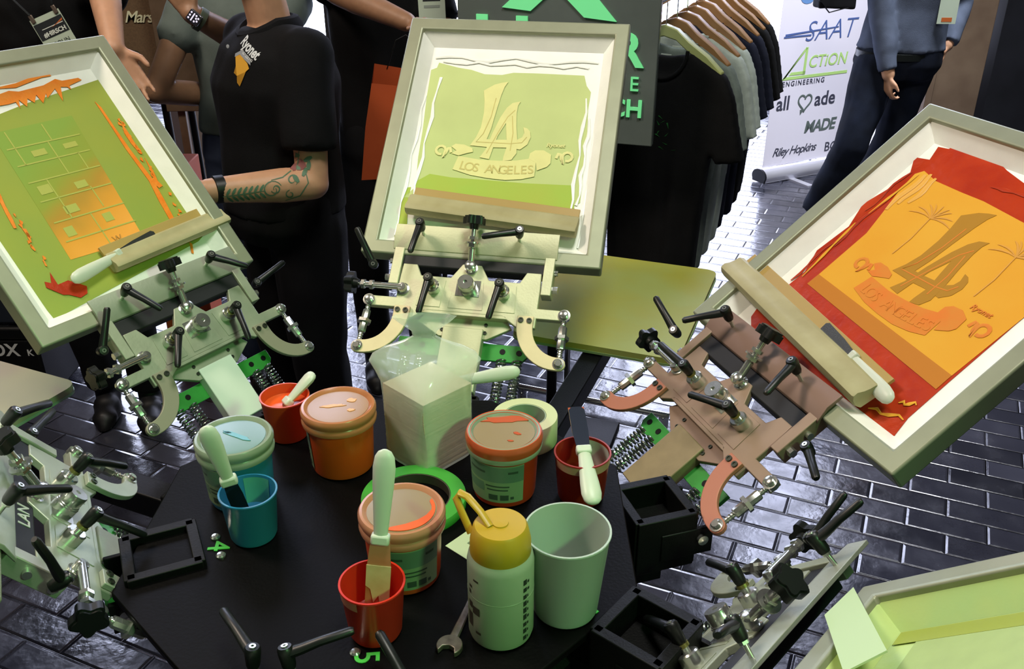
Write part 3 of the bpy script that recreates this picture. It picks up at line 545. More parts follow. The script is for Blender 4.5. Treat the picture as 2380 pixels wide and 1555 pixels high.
def jar(label, x, y, yaw, body, lid, top, r=.0525, h=.113, band=None, smear=None, lab=None):
    k = r/.0525; t = thing('ink_jar', label, 'jar', T(x, y, SZ) @ RZ(yaw), 'ink jars with lids on the shelf')
    obj('body', MB().lathe([(0, .0005), (.043*k, 0), (.047*k, .003), (.0485*k, .010), (.0525*k, h-.026), (.0525*k, h-.020), (.050*k, h-.018)], 48), body, t)
    l = obj('lid', MB().lathe([(.0555*k, h-.028), (.0575*k, h-.027), (.0585*k, h-.022), (.0575*k, h-.018), (.0562*k, h-.016), (.0572*k, h-.013), (.0585*k, h-.010), (.0585*k, h-.004), (.056*k, h), (.0525*k, h+.0005), (.0495*k, h-.002), (.0475*k, h-.0045), (.040*k, h-.0045), (.0385*k, h-.0038), (0, h-.0038)], 56), lid, t)
    obj('lid_disc', MB().lathe([(.0470*k, h-.0043), (.0465*k, h-.0036), (.0385*k, h-.0032), (0, h-.0031)], 48), top, l)
    if band: obj('ink_band', MB().ring([(.0578*k, h-.0185), (.0592*k, h-.010), (.0592*k, h-.0055), (.0565*k, h+.0006), (.0505*k, h-.0006), (.0515*k, h-.006)], 56), band, l)
    if smear:
        for pts, m in smear: obj('ink_smear', MB().prism(pts, h-.0032, h-.0022), m, l)
    if lab:
        lm, lt, a0, a1 = lab
        o = obj('label', MB().add(*arc_patch(.0489*k, a0, a1, .012, h-.032, 24, .048)), lm, t); w = a1-a0
        obj('label_band', MB().add(*arc_patch(.0491*k, a0, a1, .050, h-.034, 24, .048)).add(*arc_patch(.0491*k, a0, a0+w*.42, .030, .046, 10, .048)), M('label_grey_green', '5a7262', .5), o)
        for j, (fa, ww, z, hh) in enumerate(((.62, .34, .0425, .0025), (.62, .30, .036, .0025), (.56, .13, .022, .010), (.72, .12, .022, .010), (.83, .05, .021, .005), (.30, .30, .066, .004), (.84, .14, .068, .004))):
            obj('label_print', MB().add(*arc_patch(.0493*k, a0+w*(fa-ww/2), a0+w*(fa+ww/2), z-hh/2, z+hh/2, 8, .048)), M('label_ink', '35463a', .6), o)
    return t
def splat(cx, cy, rx, ry, rot=0, n=18, seed=1, j=.25):
    rd = random.Random(seed); out = []
    for i in range(n):
        a = 2*PI*i/n; q = 1+rd.uniform(-j, j); x, y = rx*q*math.cos(a), ry*q*math.sin(a); c, s = math.cos(R(rot)), math.sin(R(rot)); out.append((cx+x*c-y*s, cy+x*s+y*c))
    return out
LABEL = M('pale_label', '7a8f6e', .45)
BLUE = plastic('blue_ink_plastic', '2a769c'); ORP = plastic('orange_ink_plastic', 'cc4f18'); REDP = plastic('red_ink_plastic', 'b0331a'); REDO = plastic('red_orange_plastic', 'c24a22')
CLR = plastic('milky_lid', '828f78', rough=.25); BLK1 = plastic('pale_blue_lid', '5c7f6c', rough=.25)
jar('blue ink jar with a milky lid and a blue streak on it', -.418, 1.168, 0, BLUE, CLR, BLK1, .0525, .112, None, [(splat(.004, .002, .026, .005, -25, seed=4), M('teal_smear', '3f8f90', .3)), (splat(-.012, .010, .006, .0025, -20, seed=5), BLUE)], (LABEL, 0, 190, 275))
PEACH = plastic('peach_lid', 'ae6e46', rough=.25); PEACH2 = plastic('pale_peach_disc', 'a07a58', rough=.25)
jar('bright orange ink jar with a peach lid, no label in front', -.275, 1.252, 0, ORP, PEACH, PEACH2, .0535, .114, None, [(splat(.018, .018, .007, .0055, 10, seed=2), M('peach_orange_smear', 'e29a55', .3)), (splat(-.010, .000, .02, .004, 10, seed=7), MATS['peach_orange_smear']), (splat(.022, -.012, .006, .004, 0, seed=8), MATS['peach_orange_smear'])], (LABEL, 0, 175, 215))
TAN = plastic('tan_lid_disc', '907c5e', rough=.3); REDL = plastic('red_smeared_lid', 'b7512c', rough=.3)
jar('red ink jar with red smeared rim in front of the masking tape', -.012, 1.182, 0, REDP, CLR, TAN, .0525, .112, REDL, [(splat(.005, .034, .036, .009, 4, seed=3), REDL), (splat(.020, -.006, .006, .0032, -30, seed=6), REDL), (splat(.010, -.026, .005, .002, -10, seed=9), REDL)], (LABEL, 0, 182, 305))
jar('front ink jar, tan lid with an orange stripe, standing by the green tape ring', -.147, .992, 0, REDO, plastic('blush_lid', 'b27a5c', rough=.25), TAN, .0525, .112, None, [([(.045*math.cos(R(a)), .045*math.sin(R(a))) for a in range(-112, 34, 8)]+[(.040*math.cos(R(a)), .040*math.sin(R(a))) for a in (26, 12, 0)]+[(.034, -.012), (.024, -.022), (.008, -.031), (-.010, -.037)], plastic('orange_smear', 'd95f2a', rough=.25))], (LABEL, 0, 225, 335))
def cup(label, x, y, rt, rb, h, mat, ink=None, lvl=.5, inner=None, rim=None, grp='mixing cups on the shelf'):
    t = thing('mixing_cup', label, 'cup', T(x, y, SZ), grp)
    w = .0016; g = lambda z: rb+(rt-rb)*z/h
    obj('body', MB().lathe([(0, .0005), (rb-.006, 0), (rb-.002, .0015), (rb, .006), (rt-.0005, h-.004), (rt+.0012, h-.002), (rt+.001, h), (rt-w, h), (g(h*.5)-w, h*.5), (rb-w, .005), (0, .004)], 48), mat, t)
    if ink:
        z = h*lvl; obj('ink', MB().lathe([(g(z)-w-.0003, z-.01), (g(z)-w-.0003, z), (g(z)*.7, z-.002), (0, z-.003)], 40), ink, t)
    if inner: obj('ink_coat', MB().add(*arc_patch(g(0)-w-.0006, inner[1], inner[2], h*.1, h*.95, 30, (rt-rb)/h)), inner[0], t)
    if rim: obj('rim_smear', MB().add(*arc_patch(rb+.0006, rim[1], rim[2], h*.80, h*.99, 24, (rt-rb)/h)), rim[0], t)
    return t
cup('blue mixing cup standing in front of the blue ink jar', -.377, 1.074, .0405, .0335, .079, BLUE, plastic('blue_ink', '2a6c90', rough=.15), .42, (M('teal_glaze', '4f9a86', .15), 55, 115))
cup('orange mixing cup between the blue jar and the orange jar', -.383, 1.34, .0405, .0335, .079, plastic('red_orange_cup', 'd24a20'), plastic('orange_ink_pool', 'e05a28', rough=.2), .78)
cup('bright red mixing cup at the front, stirrer standing in it', -.174, .884, .0405, .0335, .082, plastic('bright_red_cup', 'c22c18'), plastic('bright_red_ink', 'a82418', rough=.2), .30, None, (M('dried_ink_rim', 'b0705a', .4), 190, 250))
cup('translucent cup with dark red ink at the right, stirrer across its rim', .107, 1.168, .0425, .036, .082, plastic('red_stained_cup', '8f2412'), plastic('dark_red_ink', '8e1c0e', rough=.2), .45, (plastic('milky_cup_wall', 'aab4a8'), -35, 75), (plastic('pinkish_cup_wall', 'b58a72'), 200, 380))
cup('large empty white mixing cup beside the yellow capped bottle', .070, .925, .0545, .0425, .130, plastic('white_translucent_cup', 'a8b3a8', sss=.25), None)
STB = M('spatula_blade', '9fa3a2', .2, .9)
def spatula(label, p1, p0, side, bm, hl=.125, wd=.0135, bw=.013, mw=None, hm_=WHITEP, extra=None):
    """handle end p1, blade tip p0, width direction side"""
    p0, p1, sd = V(p0), V(p1), V(side); L = (p1-p0).length; y = (p1-p0).normalized(); x = (sd-y*sd.dot(y)).normalized(); z = x.cross(y)
    t = thing('ink_spatula', label, 'spatula', (mw if mw is not None else I4) @ basis(x, y, z, p0), 'white handled ink spatulas')
    y0 = L-hl; b = MB(); n = 12; prof = [(0, .62), (.08, .66), (.3, .78), (.6, .95), (.8, 1.0), (.92, .86), (.975, .6), (1., .22)]
    pts = [(0, y0+u*hl, 0) for u, w in prof]; b.path(pts, [wd*w for u, w in prof], 14, sc=.55)
    obj('handle', b, hm_, t)
    obj('collar', MB().box((0, y0-.003, 0), (.0235, .014, .0135)), hm_, t, .003)
    e = [(-bw*.75, y0), (-bw, y0*.55), (-bw, .006), (-bw*.6, 0), (bw*.6, 0), (bw, .006), (bw, y0*.55), (bw*.75, y0)]
    bl = obj('blade', MB().prism(e, -.0007, .0007), bm, t)
    if extra: obj('ink_smear', MB().prism([(px*bw, py*y0) for px, py in extra[1]], .0008, .0022), extra[0], bl)
    return t
INKC = M('cream_ink', 'c3b487', .3, h2='b5a374', vs=40)
spatula('white handled spatula standing upright in the bright red cup', (-.152, .925, 1.224), (-.172, .888, 1.004), (1, -.05, 0), M('ink_stained_blade', 'b8835c', .3, .3), .118, .0140, .0155, None, WHITEP, (INKC, [(-1, .62), (1, .62), (1, .1), (.8, .02), (.6, .16), (.3, .05), (.1, .22), (-.3, .12), (-.6, .30), (-1, .34)]))
spatula('white handled spatula leaning in the blue cup', (-.406, 1.035, 1.186), (-.384, 1.062, 1.020), (1, .3, .2), M('dark_blade', '26302f', .2, .7), .098, .0135, .011)
spatula('white handled spatula leaning in the orange cup towards the orange jar', (-.337, 1.372, 1.078), (-.408, 1.318, 1.012), (.5, -.75, .2), STB, .062, .0150, .011)
spatula('spatula resting across the dark red cup, red ink on its raised blade', (.117, 1.072, 1.030), (.100, 1.238, 1.092), (1, .1, 0), M('bluish_blade', '565c74', .15, .8), .092, .0150, .0125, None, WHITEP, (REDL, [(-1, .0), (1, .0), (1, .5), (.5, .56), (-.2, .5), (-1, .55)]))
spatula('white handled spatula poking out behind the plastic bag', (.014, 1.425, 1.052), (-.21, 1.418, 1.012), (0, .4, 1), STB, .115, .0130, .012)
# bottle
def bottle():
    t = thing('squeeze_bottle', 'translucent bottle with yellow strap cap and black markings beside the white cup', 'bottle', T(-.014, .886, SZ))
    bm = plastic('frosted_bottle', '93a086', rough=.35, sss=.25)
    obj('body', MB().lathe([(0, .001), (.034, 0), (.0395, .003), (.0415, .010), (.0415, .118), (.0395, .128), (.0365, .133), (.0355, .140)], 48), bm, t)
    obj('liquid_line', MB().ring([(.0416, .075), (.0418, .0752), (.0418, .0768), (.0416, .077)], 48), M('bottle_shade_line', '8a9a7c', .35), t)
    yc = plastic('yellow_cap_plastic', 'b08e1c', rough=.38)
    c = obj('cap', MB().lathe([(.0372, .124), (.0378, .125), (.0372, .148), (.0335, .166), (.031, .1695), (.010, .1705), (.0095, .172), (0, .1725)], 48), yc, t)
    a0 = V((-.020, .010, .166)); pts = [(-.012, -.006, .170), (-.024, .010, .180), (-.040, .026, .190), (-.050, .034, .190), (-.054, .032, .183), (-.048, .022, .172), (-.040, .010, .160), (-.036, .004, .152)]
    obj('strap', MB().path(pts, [.0048, .0052, .0055, .006, .006, .0055, .0055, .005], 10, sc=.6), yc, c)
    ink = M('black_marker_print', '1f2a20', .6)
    b = MB(); rd = random.Random(4)
    for j in range(9):
        z = .012+.011*j; o = []
        b.add(*arc_patch(.0418, 312, 320, z, z+.0085*rd.uniform(.7, 1), 4)); b.add(*arc_patch(.0418, 321.5, 325+rd.uniform(-1, 2), z+.001, z+.005, 3))
    obj('side_print', b, ink, t)
    b = MB()
    for z, a0, a1, hh in ((.022, 222, 234, .004), (.028, 200, 214, .022), (.052, 215, 232, .012), (.058, 203, 214, .010), (.104, 218, 230, .003), (.090, 205, 213, .004), (.080, 204, 210, .006)): b.add(*arc_patch(.0418, a0, a1, z, z+hh, 5))
    obj('logo_print', b, M('brown_black_print', '3a352a', .6), t)
bottle()
# tape rolls
tp = tag(obj('masking_tape_roll', MB().ring([(.036, 0), (.0545, 0), (.0552, .002), (.0552, .046), (.0545, .048), (.0362, .048), (.0355, .046)], 56, T(.022, 1.327, SZ)), M('pale_masking_tape', 'c2c79a', .5)), 'pale roll of masking tape lying behind the red ink jar', 'tape roll')
obj('core', MB().ring([(.0338, .001), (.0354, .001), (.0354, .0475), (.0338, .0475)], 48, T(.022, 1.327, SZ)), M('grey_card_core', '93a28c', .7), tp)
gt = tag(obj('green_tape_roll', MB().ring([(.0565, 0), (.0795, 0), (.0800, .001), (.0800, .016), (.0795, .017), (.0565, .017)], 64, T(-.150, 1.146, SZ)), M('green_tape', '3f9636', .45)), 'flat green tape ring lying behind the front ink jar', 'tape roll')
obj('core', MB().ring([(.0545, .0005), (.0562, .0005), (.0562, .0165), (.0545, .0165)], 48, T(-.150, 1.146, SZ)), M('dark_core', '3c3a2c', .7), gt)
# card and wrench
c = thing('paper_card', 'small printed paper card half hidden behind the yellow capped bottle', 'card', T(-.096, 1.048, SZ+.0006) @ RZ(-42))
obj('sheet', MB().box((.036, .038, 0), (.072, .076, .0006)), M('pale_paper', 'b6cfa0', .7), c)
for i, (x, y, w, h) in enumerate(((.022, .040, .005, .030), (.033, .038, .003, .036), (.045, .038, .002, .030))): obj('printed_line', MB().box((x, y, .0005), (w, h, .0004)), M('grey_print', '5f7a58', .7), c)
w = thing('spanner', 'rusty open ended spanner lying left of the yellow capped bottle', 'spanner', T(-.078, .852, SZ+.005) @ RZ(73))
WR = M('worn_steel', '6e665c', .4, .7, var=.3, vs=90)
jaw = [(.016*math.cos(R(a))+.004, .016*math.sin(R(a))) for a in range(215, 520, 15)]+[(.004, .008), (.006, -.006), (-.012, -.006)]
obj('handle', MB().path([(.016, 0, 0), (.05, 0, .001), (.10, 0, .001), (.118, 0, 0)], [.0065, .0055, .0055, .006], 8, sc=.5), WR, w, .0005)
obj('jaw', MB().prism([(.0165*math.cos(R(a)), .0165*math.sin(R(a))) for a in range(-140, 141, 14)]+[(-.004, .0075), (-.001, .0), (-.004, -.0075)], -.004, .004), WR, w, .001)
obj('ring_end', MB().ring([(.009, -.004), (.016, -.004), (.016, .004), (.009, .004)], 20, T(.132, 0, 0)), WR, w)
# bag with stacked squares
def bag():
    yaw = 46; cx, cy = -.137, 1.286
    st = thing('fabric_square_stack', 'tall stack of white fabric squares inside the clear plastic bag', 'fabric stack', T(cx, cy, SZ+.002) @ RZ(yaw))
    b = MB(); rd = random.Random(2); n = 60
    for i in range(n):
        s = .100+rd.uniform(-.0005, .0005); b.box((.001*math.sin(i*.11), .0012*math.sin(i*.07+1), .0011+i*.0022), (s, s, .0022), RZ(1.5*math.sin(i*.09)))
    o = obj('square_layers', b, M('white_fabric_square', 'bcb498', .85, var=.05, vs=20, bump=.2, bs=90), st)
    F = bpy.data.materials.new('clear_film'); F.use_nodes = True; nt = F.node_tree; p = nt.nodes['Principled BSDF']
    p.inputs['Base Color'].default_value = (.85, .92, .84, 1); p.inputs['Roughness'].default_value = .12; p.inputs['Alpha'].default_value = .34; p.inputs['Specular IOR Level'].default_value = 1.
    t = thing('plastic_bag', 'clear plastic bag gathered at the top around the stack of white squares', 'bag', T(cx, cy, SZ+.001) @ RZ(yaw))
    vs = []; fs = []; seg = 64; lv = [(0, .0545, 6), (.02, .056, 6), (.06, .0565, 6), (.11, .0570, 6), (.140, .0585, 6), (.160, .0600, 5), (.176, .059, 4), (.188, .052, 3), (.200, .038, 2.4), (.210, .022, 2), (.218, .012, 2), (.226, .013, 2), (.242, .026, 2), (.252, .032, 2)]
    rd = random.Random(9)
    for z, r, e in lv:
        wob = max(0, (z-.15))*.9
        for k in range(seg):
            a = 2*PI*k/seg; c_, s_ = abs(math.cos(a)), abs(math.sin(a)); q = r/((c_**e+s_**e)**(1/e))
            q *= 1+.05*wob/.1*math.sin(9*a+z*60)+.10*wob/.1*noise.noise(V((math.cos(a)*3, math.sin(a)*3, z*30))); q += .0008*noise.noise(V((a*4, z*60, 2)))
            x_, y_ = q*math.cos(a), q*math.sin(a)
            if z > .15:
                u = min(1, (z-.15)/.05); cy_, sy_ = math.cos(R(yaw)), math.sin(R(yaw)); wx_, wy_ = x_*cy_-y_*sy_, x_*sy_+y_*cy_
                wx_ *= 1+.5*u; wy_ *= 1-.6*u; x_, y_ = wx_*cy_+wy_*sy_, -wx_*sy_+wy_*cy_
            vs.append((x_, y_, z))
    for i in range(len(lv)-1):
        for k in range(seg): fs.append((i*seg+k, i*seg+(k+1) % seg, (i+1)*seg+(k+1) % seg, (i+1)*seg+k))
    fs.append(tuple(range(seg)))
    obj('film', MB().add(vs, fs), F, t)
bag()
# squeegees and the spatulas lying on the screens
def squeegee(label, k, ds, dr, c, ang, L, r1=1., wood=WOOD, tilt=0.):
    m = hm(k, ds, dr) @ T(*c) @ RZ(ang) @ RY(tilt); t = thing('squeegee', label, 'squeegee', m, 'wooden squeegees lying in the screens')
    pr = [(-.020, -.012), (.016, -.014), (.022, -.008), (.023, .002), (.018, .008), (.008, .0095), (-.002, .013), (-.012, .019), (-.020, .018), (-.0245, .010), (-.025, -.002)]
    n = len(pr); vs = []; xs = [-L/2, -L/2+.003, L/2-.003, L/2]
    for i, x in enumerate(xs):
        q = .93 if i in (0, 3) else 1
        vs += [(x, y*q*r1, z*q*r1) for y, z in pr]
    fs = [(i*n+j, i*n+(j+1) % n, (i+1)*n+(j+1) % n, (i+1)*n+j) for i in range(3) for j in range(n)]+[tuple(range(n))[::-1], tuple(range(3*n, 4*n))]
    obj('handle', MB().add(vs, fs), wood, t)
    obj('blade', MB().box((0, .032*r1, -.010), (L-.006, .026, .007)), M('amber_blade', 'a88f52', .35), t, .001)
    return t
squeegee('wooden squeegee lying across the bottom of the white flooded screen', 'C', .009, 0, (.010, .112, -.012), -4.5, .372)
squeegee('wooden squeegee lying across the orange smeared left screen', 'L', -.037, .017, (.112, .118, -.012), 2.5, .30, .9)
squeegee('wooden squeegee lying over the edge of the red flooded screen', 'R', .049, .02, (-.082, .098, -.004), -6, .46, 1.05)
def lying(label, k, ds, dr, p1, p0, bm): return spatula(label, p1, p0, (0, 1, .25), bm, .115, .0140, .012, hm(k, ds, dr))
lying('white handled spatula lying beside the squeegee on the orange smeared left screen', 'L', -.037, .017, (-.130, .104, -.008), (.085, .136, -.010), STB)
lying('white handled spatula lying by the squeegee on the red flooded screen', 'R', .049, .02, (.182, .088, -.006), (-.03, .124, -.006), STB)
# ---------------------------------------------------------------- hall behind the press
def sign():
    m = basis(V((.9536, -.3011, 0)), V((0, 0, 1)), V((-.3011, -.9536, 0)), V((.125, 2.77, 1.105)))
    t = thing('logo_sign', 'grey acrylic sign board with green lettering behind the middle screen', 'sign', m)
    obj('board', MB().box((.0, .46, -.014), (.60, .92, .028)), M('smoked_acrylic', '5e6764', .18, 0, var=.12, vs=4), t, .003)
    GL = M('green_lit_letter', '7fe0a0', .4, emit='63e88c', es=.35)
    text('lettering', 'R', .128, GL, t, T(.217, .268, .003), off=.03, ext=.003); text('lettering', 'E', .058, GL, t, T(.238, .177, .003), ext=.003)
    text('lettering', 'CH', .070, GL, t, T(.217, .106, .003), off=.022, ext=.003)
    x = MB()
    x.prism([(-.160, .374), (-.074, .367), (-.0, .432), (.036, .400), (.084, .356), (.178, .348), (.064, .470), (.15, .56), (.07, .56), (.012, .51), (-.05, .56), (-.13, .56), (-.045, .475)], 0, .006); obj('cross_emblem', x, GL, t)
    for i, (cx, w) in enumerate(((-.222, .035), (-.100, .035))): obj('lettering', MB().box((cx, .322, .003), (w, .060, .006)), GL, t)
    obj('pole', MB().cyl((0, .40, -.045), (0, -1.09, -.045), .018).box((0, .42, -.032), (.2, .2, .02)), BLKM, t)
    obj('foot', MB().box((0, -1.095, -.03), (.45, .02, .32)), BLKM, t, .004)
sign()
def rack():
    d = V((.368, .9298, 0)); p = V((.459, 2.87, 0)); zt = 1.50
    t = thing('clothes_rack', 'chrome clothes rail carrying the row of T-shirts', 'clothes rack', basis(d, V((-.9298, .368, 0)), V((0, 0, 1)), p))
    obj('rail', MB().cyl((-.12, 0, zt), (1.14, 0, zt), .0125), CHROME, t)
    for x in (.07, .95):
        obj('upright', MB().path([(x, .30, .05), (x, .30, zt-.06), (x, .27, zt), (x, 0, zt)], .0125, 10), CHROME, t); obj('foot', MB().cyl((x, -.1, .035), (x, .5, .035), .0125).cyl((x, -.08, 0), (x, -.08, .035), .02).cyl((x, .48, 0), (x, .48, .035), .02), CHROME, t)
    obj('lower_rail', MB().cyl((.07, .30, .10), (.95, .30, .10), .01), CHROME, t)
    HW = M('hanger_wood', '8e6840', .4, h2='9c764c', vs=10); HK = CHROME
    cols = {'black': M('tee_black', '0c0d0e', .9, var=.25, vs=10, spec=.2, bump=.2, bs=350), 'grey': M('tee_grey', '6f7a73', .9, var=.08, vs=60, spec=.2, bump=.2, bs=350), 'pale': M('tee_pale_grey', 'aab5ac', .9, var=.05, vs=60, spec=.2, bump=.2, bs=350), 'navy': M('tee_navy', '161a29', .9, var=.15, vs=10, spec=.2, bump=.2, bs=350)}
    hl = [(.085, 0), (.20, -.062), (.235, -.12), (.292, -.305), (.205, -.325), (.186, -.25), (.172, -.45), (.158, -.745)]
    def tee(name, col, sd):
        f = [(-.085, 0)]+[(.085*math.cos(R(a)), -.088*math.sin(R(a))) for a in range(165, 14, -15)]; b = [(-.085, 0)]+[(.085*math.cos(R(a)), -.022*math.sin(R(a))) for a in range(165, 14, -15)]
        mb = MB(); L = [(-x, z) for x, z in hl[::-1]]
        mx = RX(90)
        mb.prism(f+hl+L[:-1], -.002, .027, mx).prism(b+hl+L[:-1], -.027, .002, mx)
        o = blob(name, mb, cols[col], None, .010, 5)
        rd = sd*3.7
        for v in o.data.vertices:
            c = v.co; k = max(0, min(1, (-c.z-.08)/.35)); n_ = noise.noise(V((c.x*9+rd, 0, c.z*1.2+rd)))+.5*noise.noise(V((c.x*22+rd, 1, c.z*2)))
            c.y += .026*k*n_; c.x *= 1-.05*k+.03*k*noise.noise(V((rd, c.z*3, 0)))
            if abs(c.x) > .19 and c.z > -.34: c.y -= .02*(abs(c.x)-.19)/.1
        return o
    first = {}
    seq = [('black', 'front black T-shirt on the rail with a small dark green chest print'), ('grey', 'mid grey T-shirt hanging right behind the front black one'), ('pale', 'pale grey T-shirt with the widest sleeve, third on the rail'), ('pale', 'pale grey T-shirt hanging just before the navy ones'), ('navy', 'navy T-shirt right behind the pale grey ones'), ('navy', 'second navy T-shirt, next to the rearmost black ones'), ('black', 'black T-shirt second from the far end of the rail'), ('black', 'rearmost black T-shirt on the rail, nearest the banner')]
    for i, (c, lb) in enumerate(seq):
        q = p+d*(.146*i)+V((0, 0, 1.355))
        ang = -35+random.Random(i).uniform(-3, 3)
        mt = T(*q) @ RZ(ang)
        o = tee('t_shirt', c, i+1); o.matrix_world = mt; tag(o, lb, 't-shirt', 'T-shirts on the clothes rail')
        ck = obj('collar', MB().path([(.086*math.cos(R(a)), -.030+.03*(1-abs(math.cos(R(a)))) if False else -.026, -.088*math.sin(R(a))+.002) for a in range(0, 181, 12)], .006, 8), cols[c], o)
        if i in (0, 1): obj('neck_label', MB().box((0, .016, -.040), (.034, .002, .040)), M('white_label', 'cfd8c6', .7), o)
        if i == 0:
            g = MB(); rd = random.Random(1)
            for k in range(26):
                x = rd.uniform(-.10, .075); z = rd.uniform(-.30, -.20); a = rd.uniform(0, 6.28); l = .018; g.prism([(x, z), (x+l*math.cos(a)-.003, z+l*math.sin(a)), (x+l*math.cos(a)+.003, z+l*math.sin(a)+.002)], -.0005, .0005, T(0, -.034, 0) @ RX(90))
            pr = obj('chest_print', g, M('dark_green_print', '2c7a38', .7), o)
            bv = BVHTree.FromPolygons([v.co for v in o.data.vertices], [tuple(f.vertices) for f in o.data.polygons])
            for v in pr.data.vertices:
                h = bv.ray_cast(V((v.co.x, -.3, v.co.z)), V((0, 1, 0)))
                if h[0] is not None: v.co.y = h[0].y-.001
        h = thing('coat_hanger', {'black': 'wooden hanger inside the ', 'grey': 'wooden hanger inside the ', 'pale': 'wooden hanger inside the ', 'navy': 'wooden hanger inside the '}[c]+lb.split(',')[0].replace('with a small dark green chest print', '').strip(), 'hanger', mt, 'wooden hangers on the clothes rail')
        pts = [(-.19, 0, -.062), (-.14, 0, -.022), (-.08, 0, .012), (-.04, 0, .042), (0, 0, .052), (.04, 0, .042), (.08, 0, .012), (.14, 0, -.022), (.19, 0, -.062)]
        mb = MB(); vs = []; n = len(pts)
        for (x, y, z), w in zip(pts, (.010, .013, .015, .016, .017, .016, .015, .013, .010)): vs += [(x, -.013, z-w), (x, .013, z-w), (x, .013, z+w), (x, -.013, z+w)]
        fs = [(a*4+j, a*4+(j+1) % 4, a*4+4+(j+1) % 4, a*4+4+j) for a in range(n-1) for j in range(4)]+[(0, 1, 2, 3), (n*4-4, n*4-1, n*4-2, n*4-3)]
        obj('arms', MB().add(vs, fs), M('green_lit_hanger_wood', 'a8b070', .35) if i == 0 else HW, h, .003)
        hz = zt-q.z+.018
        obj('hook', MB().path([(0, 0, .06), (0, 0, hz-.035), (-.018*.7, .014*.7, hz-.02), (-.012, .010, hz-.004), (0, 0, hz), (.012, -.010, hz-.004), (.017, -.012, hz-.02)], .002, 8), HK, h)
rack()
def banner():
    m = basis(V((.8877, .4605, 0)), V((0, 0, 1)), V((.4605, -.8877, 0)), V((1.615, 5.802, 0)))
    t = thing('banner_stand', 'white roll up banner with sponsor lettering behind the standing person in jeans', 'banner stand', m)
    obj('panel', MB().box((.425, 1.10, -.001), (.85, 2.0, .002)), M('white_banner_vinyl', 'd8d6e4', .5), t)
    b = MB(); pr = [(.052*math.cos(R(a))*1.15, .046+.046*math.sin(R(a))) for a in range(-30, 211, 20)]+[(-.052, .012), (.052, .012)]
    vs = [(x, y, z) for x in (-.012, .862) for z, y in pr]; n = len(pr)
    obj('base', b.add(vs, [(i, (i+1) % n, n+(i+1) % n, n+i) for i in range(n)]), M('satin_aluminium', 'c9cad6', .3, .6), t)
    for x in (-.026, .862): obj('end_cap', MB().prism([(y*1.06, z*1.06) for y, z in [(b_, a_) for a_, b_ in pr]], 0, .014, T(x, -.002, 0) @ Matrix(((0, 0, 1, 0), (1, 0, 0, 0), (0, 1, 0, 0), (0, 0, 0, 1)))), M('dark_end_cap', '17181f', .4), t)
    for x in (.22, .63): obj('foot', MB().box((x, .006, .02), (.045, .012, .40)), M('satin_aluminium', '', .3), t)
    obj('pole', MB().cyl((.425, .05, -.02), (.425, 2.1, -.02), .008), STEEL, t)
    INK = M('slate_print', '3a3c4c', .6); BL = M('blue_print', '4a5f96', .6); GP = M('lime_print', 'a9cf7a', .6); GG = M('grey_green_print', '566260', .6); BB = M('sky_print', '5f86bc', .6)
    def tx(s, size, x, y, mat, **k): text('lettering', s, size, mat, t, T(x, y+.1, .0012), ax='LEFT', ext=.0004, **k)
    tx('SAAT', .175, .205, .822, BL, shear=.22, off=-.012)
    b = MB().box((.15, .806, .0014), (.22, .010, .001)).prism([(.05, .812), (.48, .838), (.48, .845), (.05, .824)], .001, .002); obj('swoosh', b, BL, t, mw=T(0, .1, 0))
    b = MB()
    for q in ([(.064, .546), (.090, .556), (.233, .735), (.248, .728)], [(.064, .546), (.612, .546), (.612, .564), (.080, .564)], [(.233, .735), (.252, .735), (.252, .570), (.232, .570)], [(.135, .590), (.252, .590), (.252, .572), (.120, .572)]): b.prism(q, .0008, .0016)
    obj('triangle_emblem', b, GP, t, mw=T(0, .1, 0)); tx('CTiON', .104, .268, .640, GP, shear=.12, off=.012)
    tx('ENGINEERING', .044, .074, .519, INK, off=.014, sp=1.32)
    tx('all', .125, .050, .398, INK, off=.016); tx('ade', .125, .368, .398, INK, off=.016)
    hp = [(.285+.055*(16*math.sin(u)**3)/16, .392+.055*(13*math.cos(u)-5*math.cos(2*u)-2*math.cos(3*u)-math.cos(4*u))/15, .0014) for u in [2*PI*j/40+.0 for j in range(38)]]
    b = MB().path(hp, .0065, 6, sc=.15); obj('heart_emblem', b, GG, t, mw=T(0, .1, 0)); obj('arrow_emblem', MB().prism([(.252, .345), (.285, .345), (.258, .312)], .001, .002), GG, t, mw=T(0, .1, 0))
    tx('MADE', .105, .312, .222, GG, off=.03, shear=.15, sp=.9)
    tx('Riley Hopkins', .078, .066, .085, INK, shear=.35, off=.006, sp=.86); tx('BC', .088, .515, .068, INK, off=.006)
    tx('UP', .19, .125, 1.06, BB, off=.045)
banner()
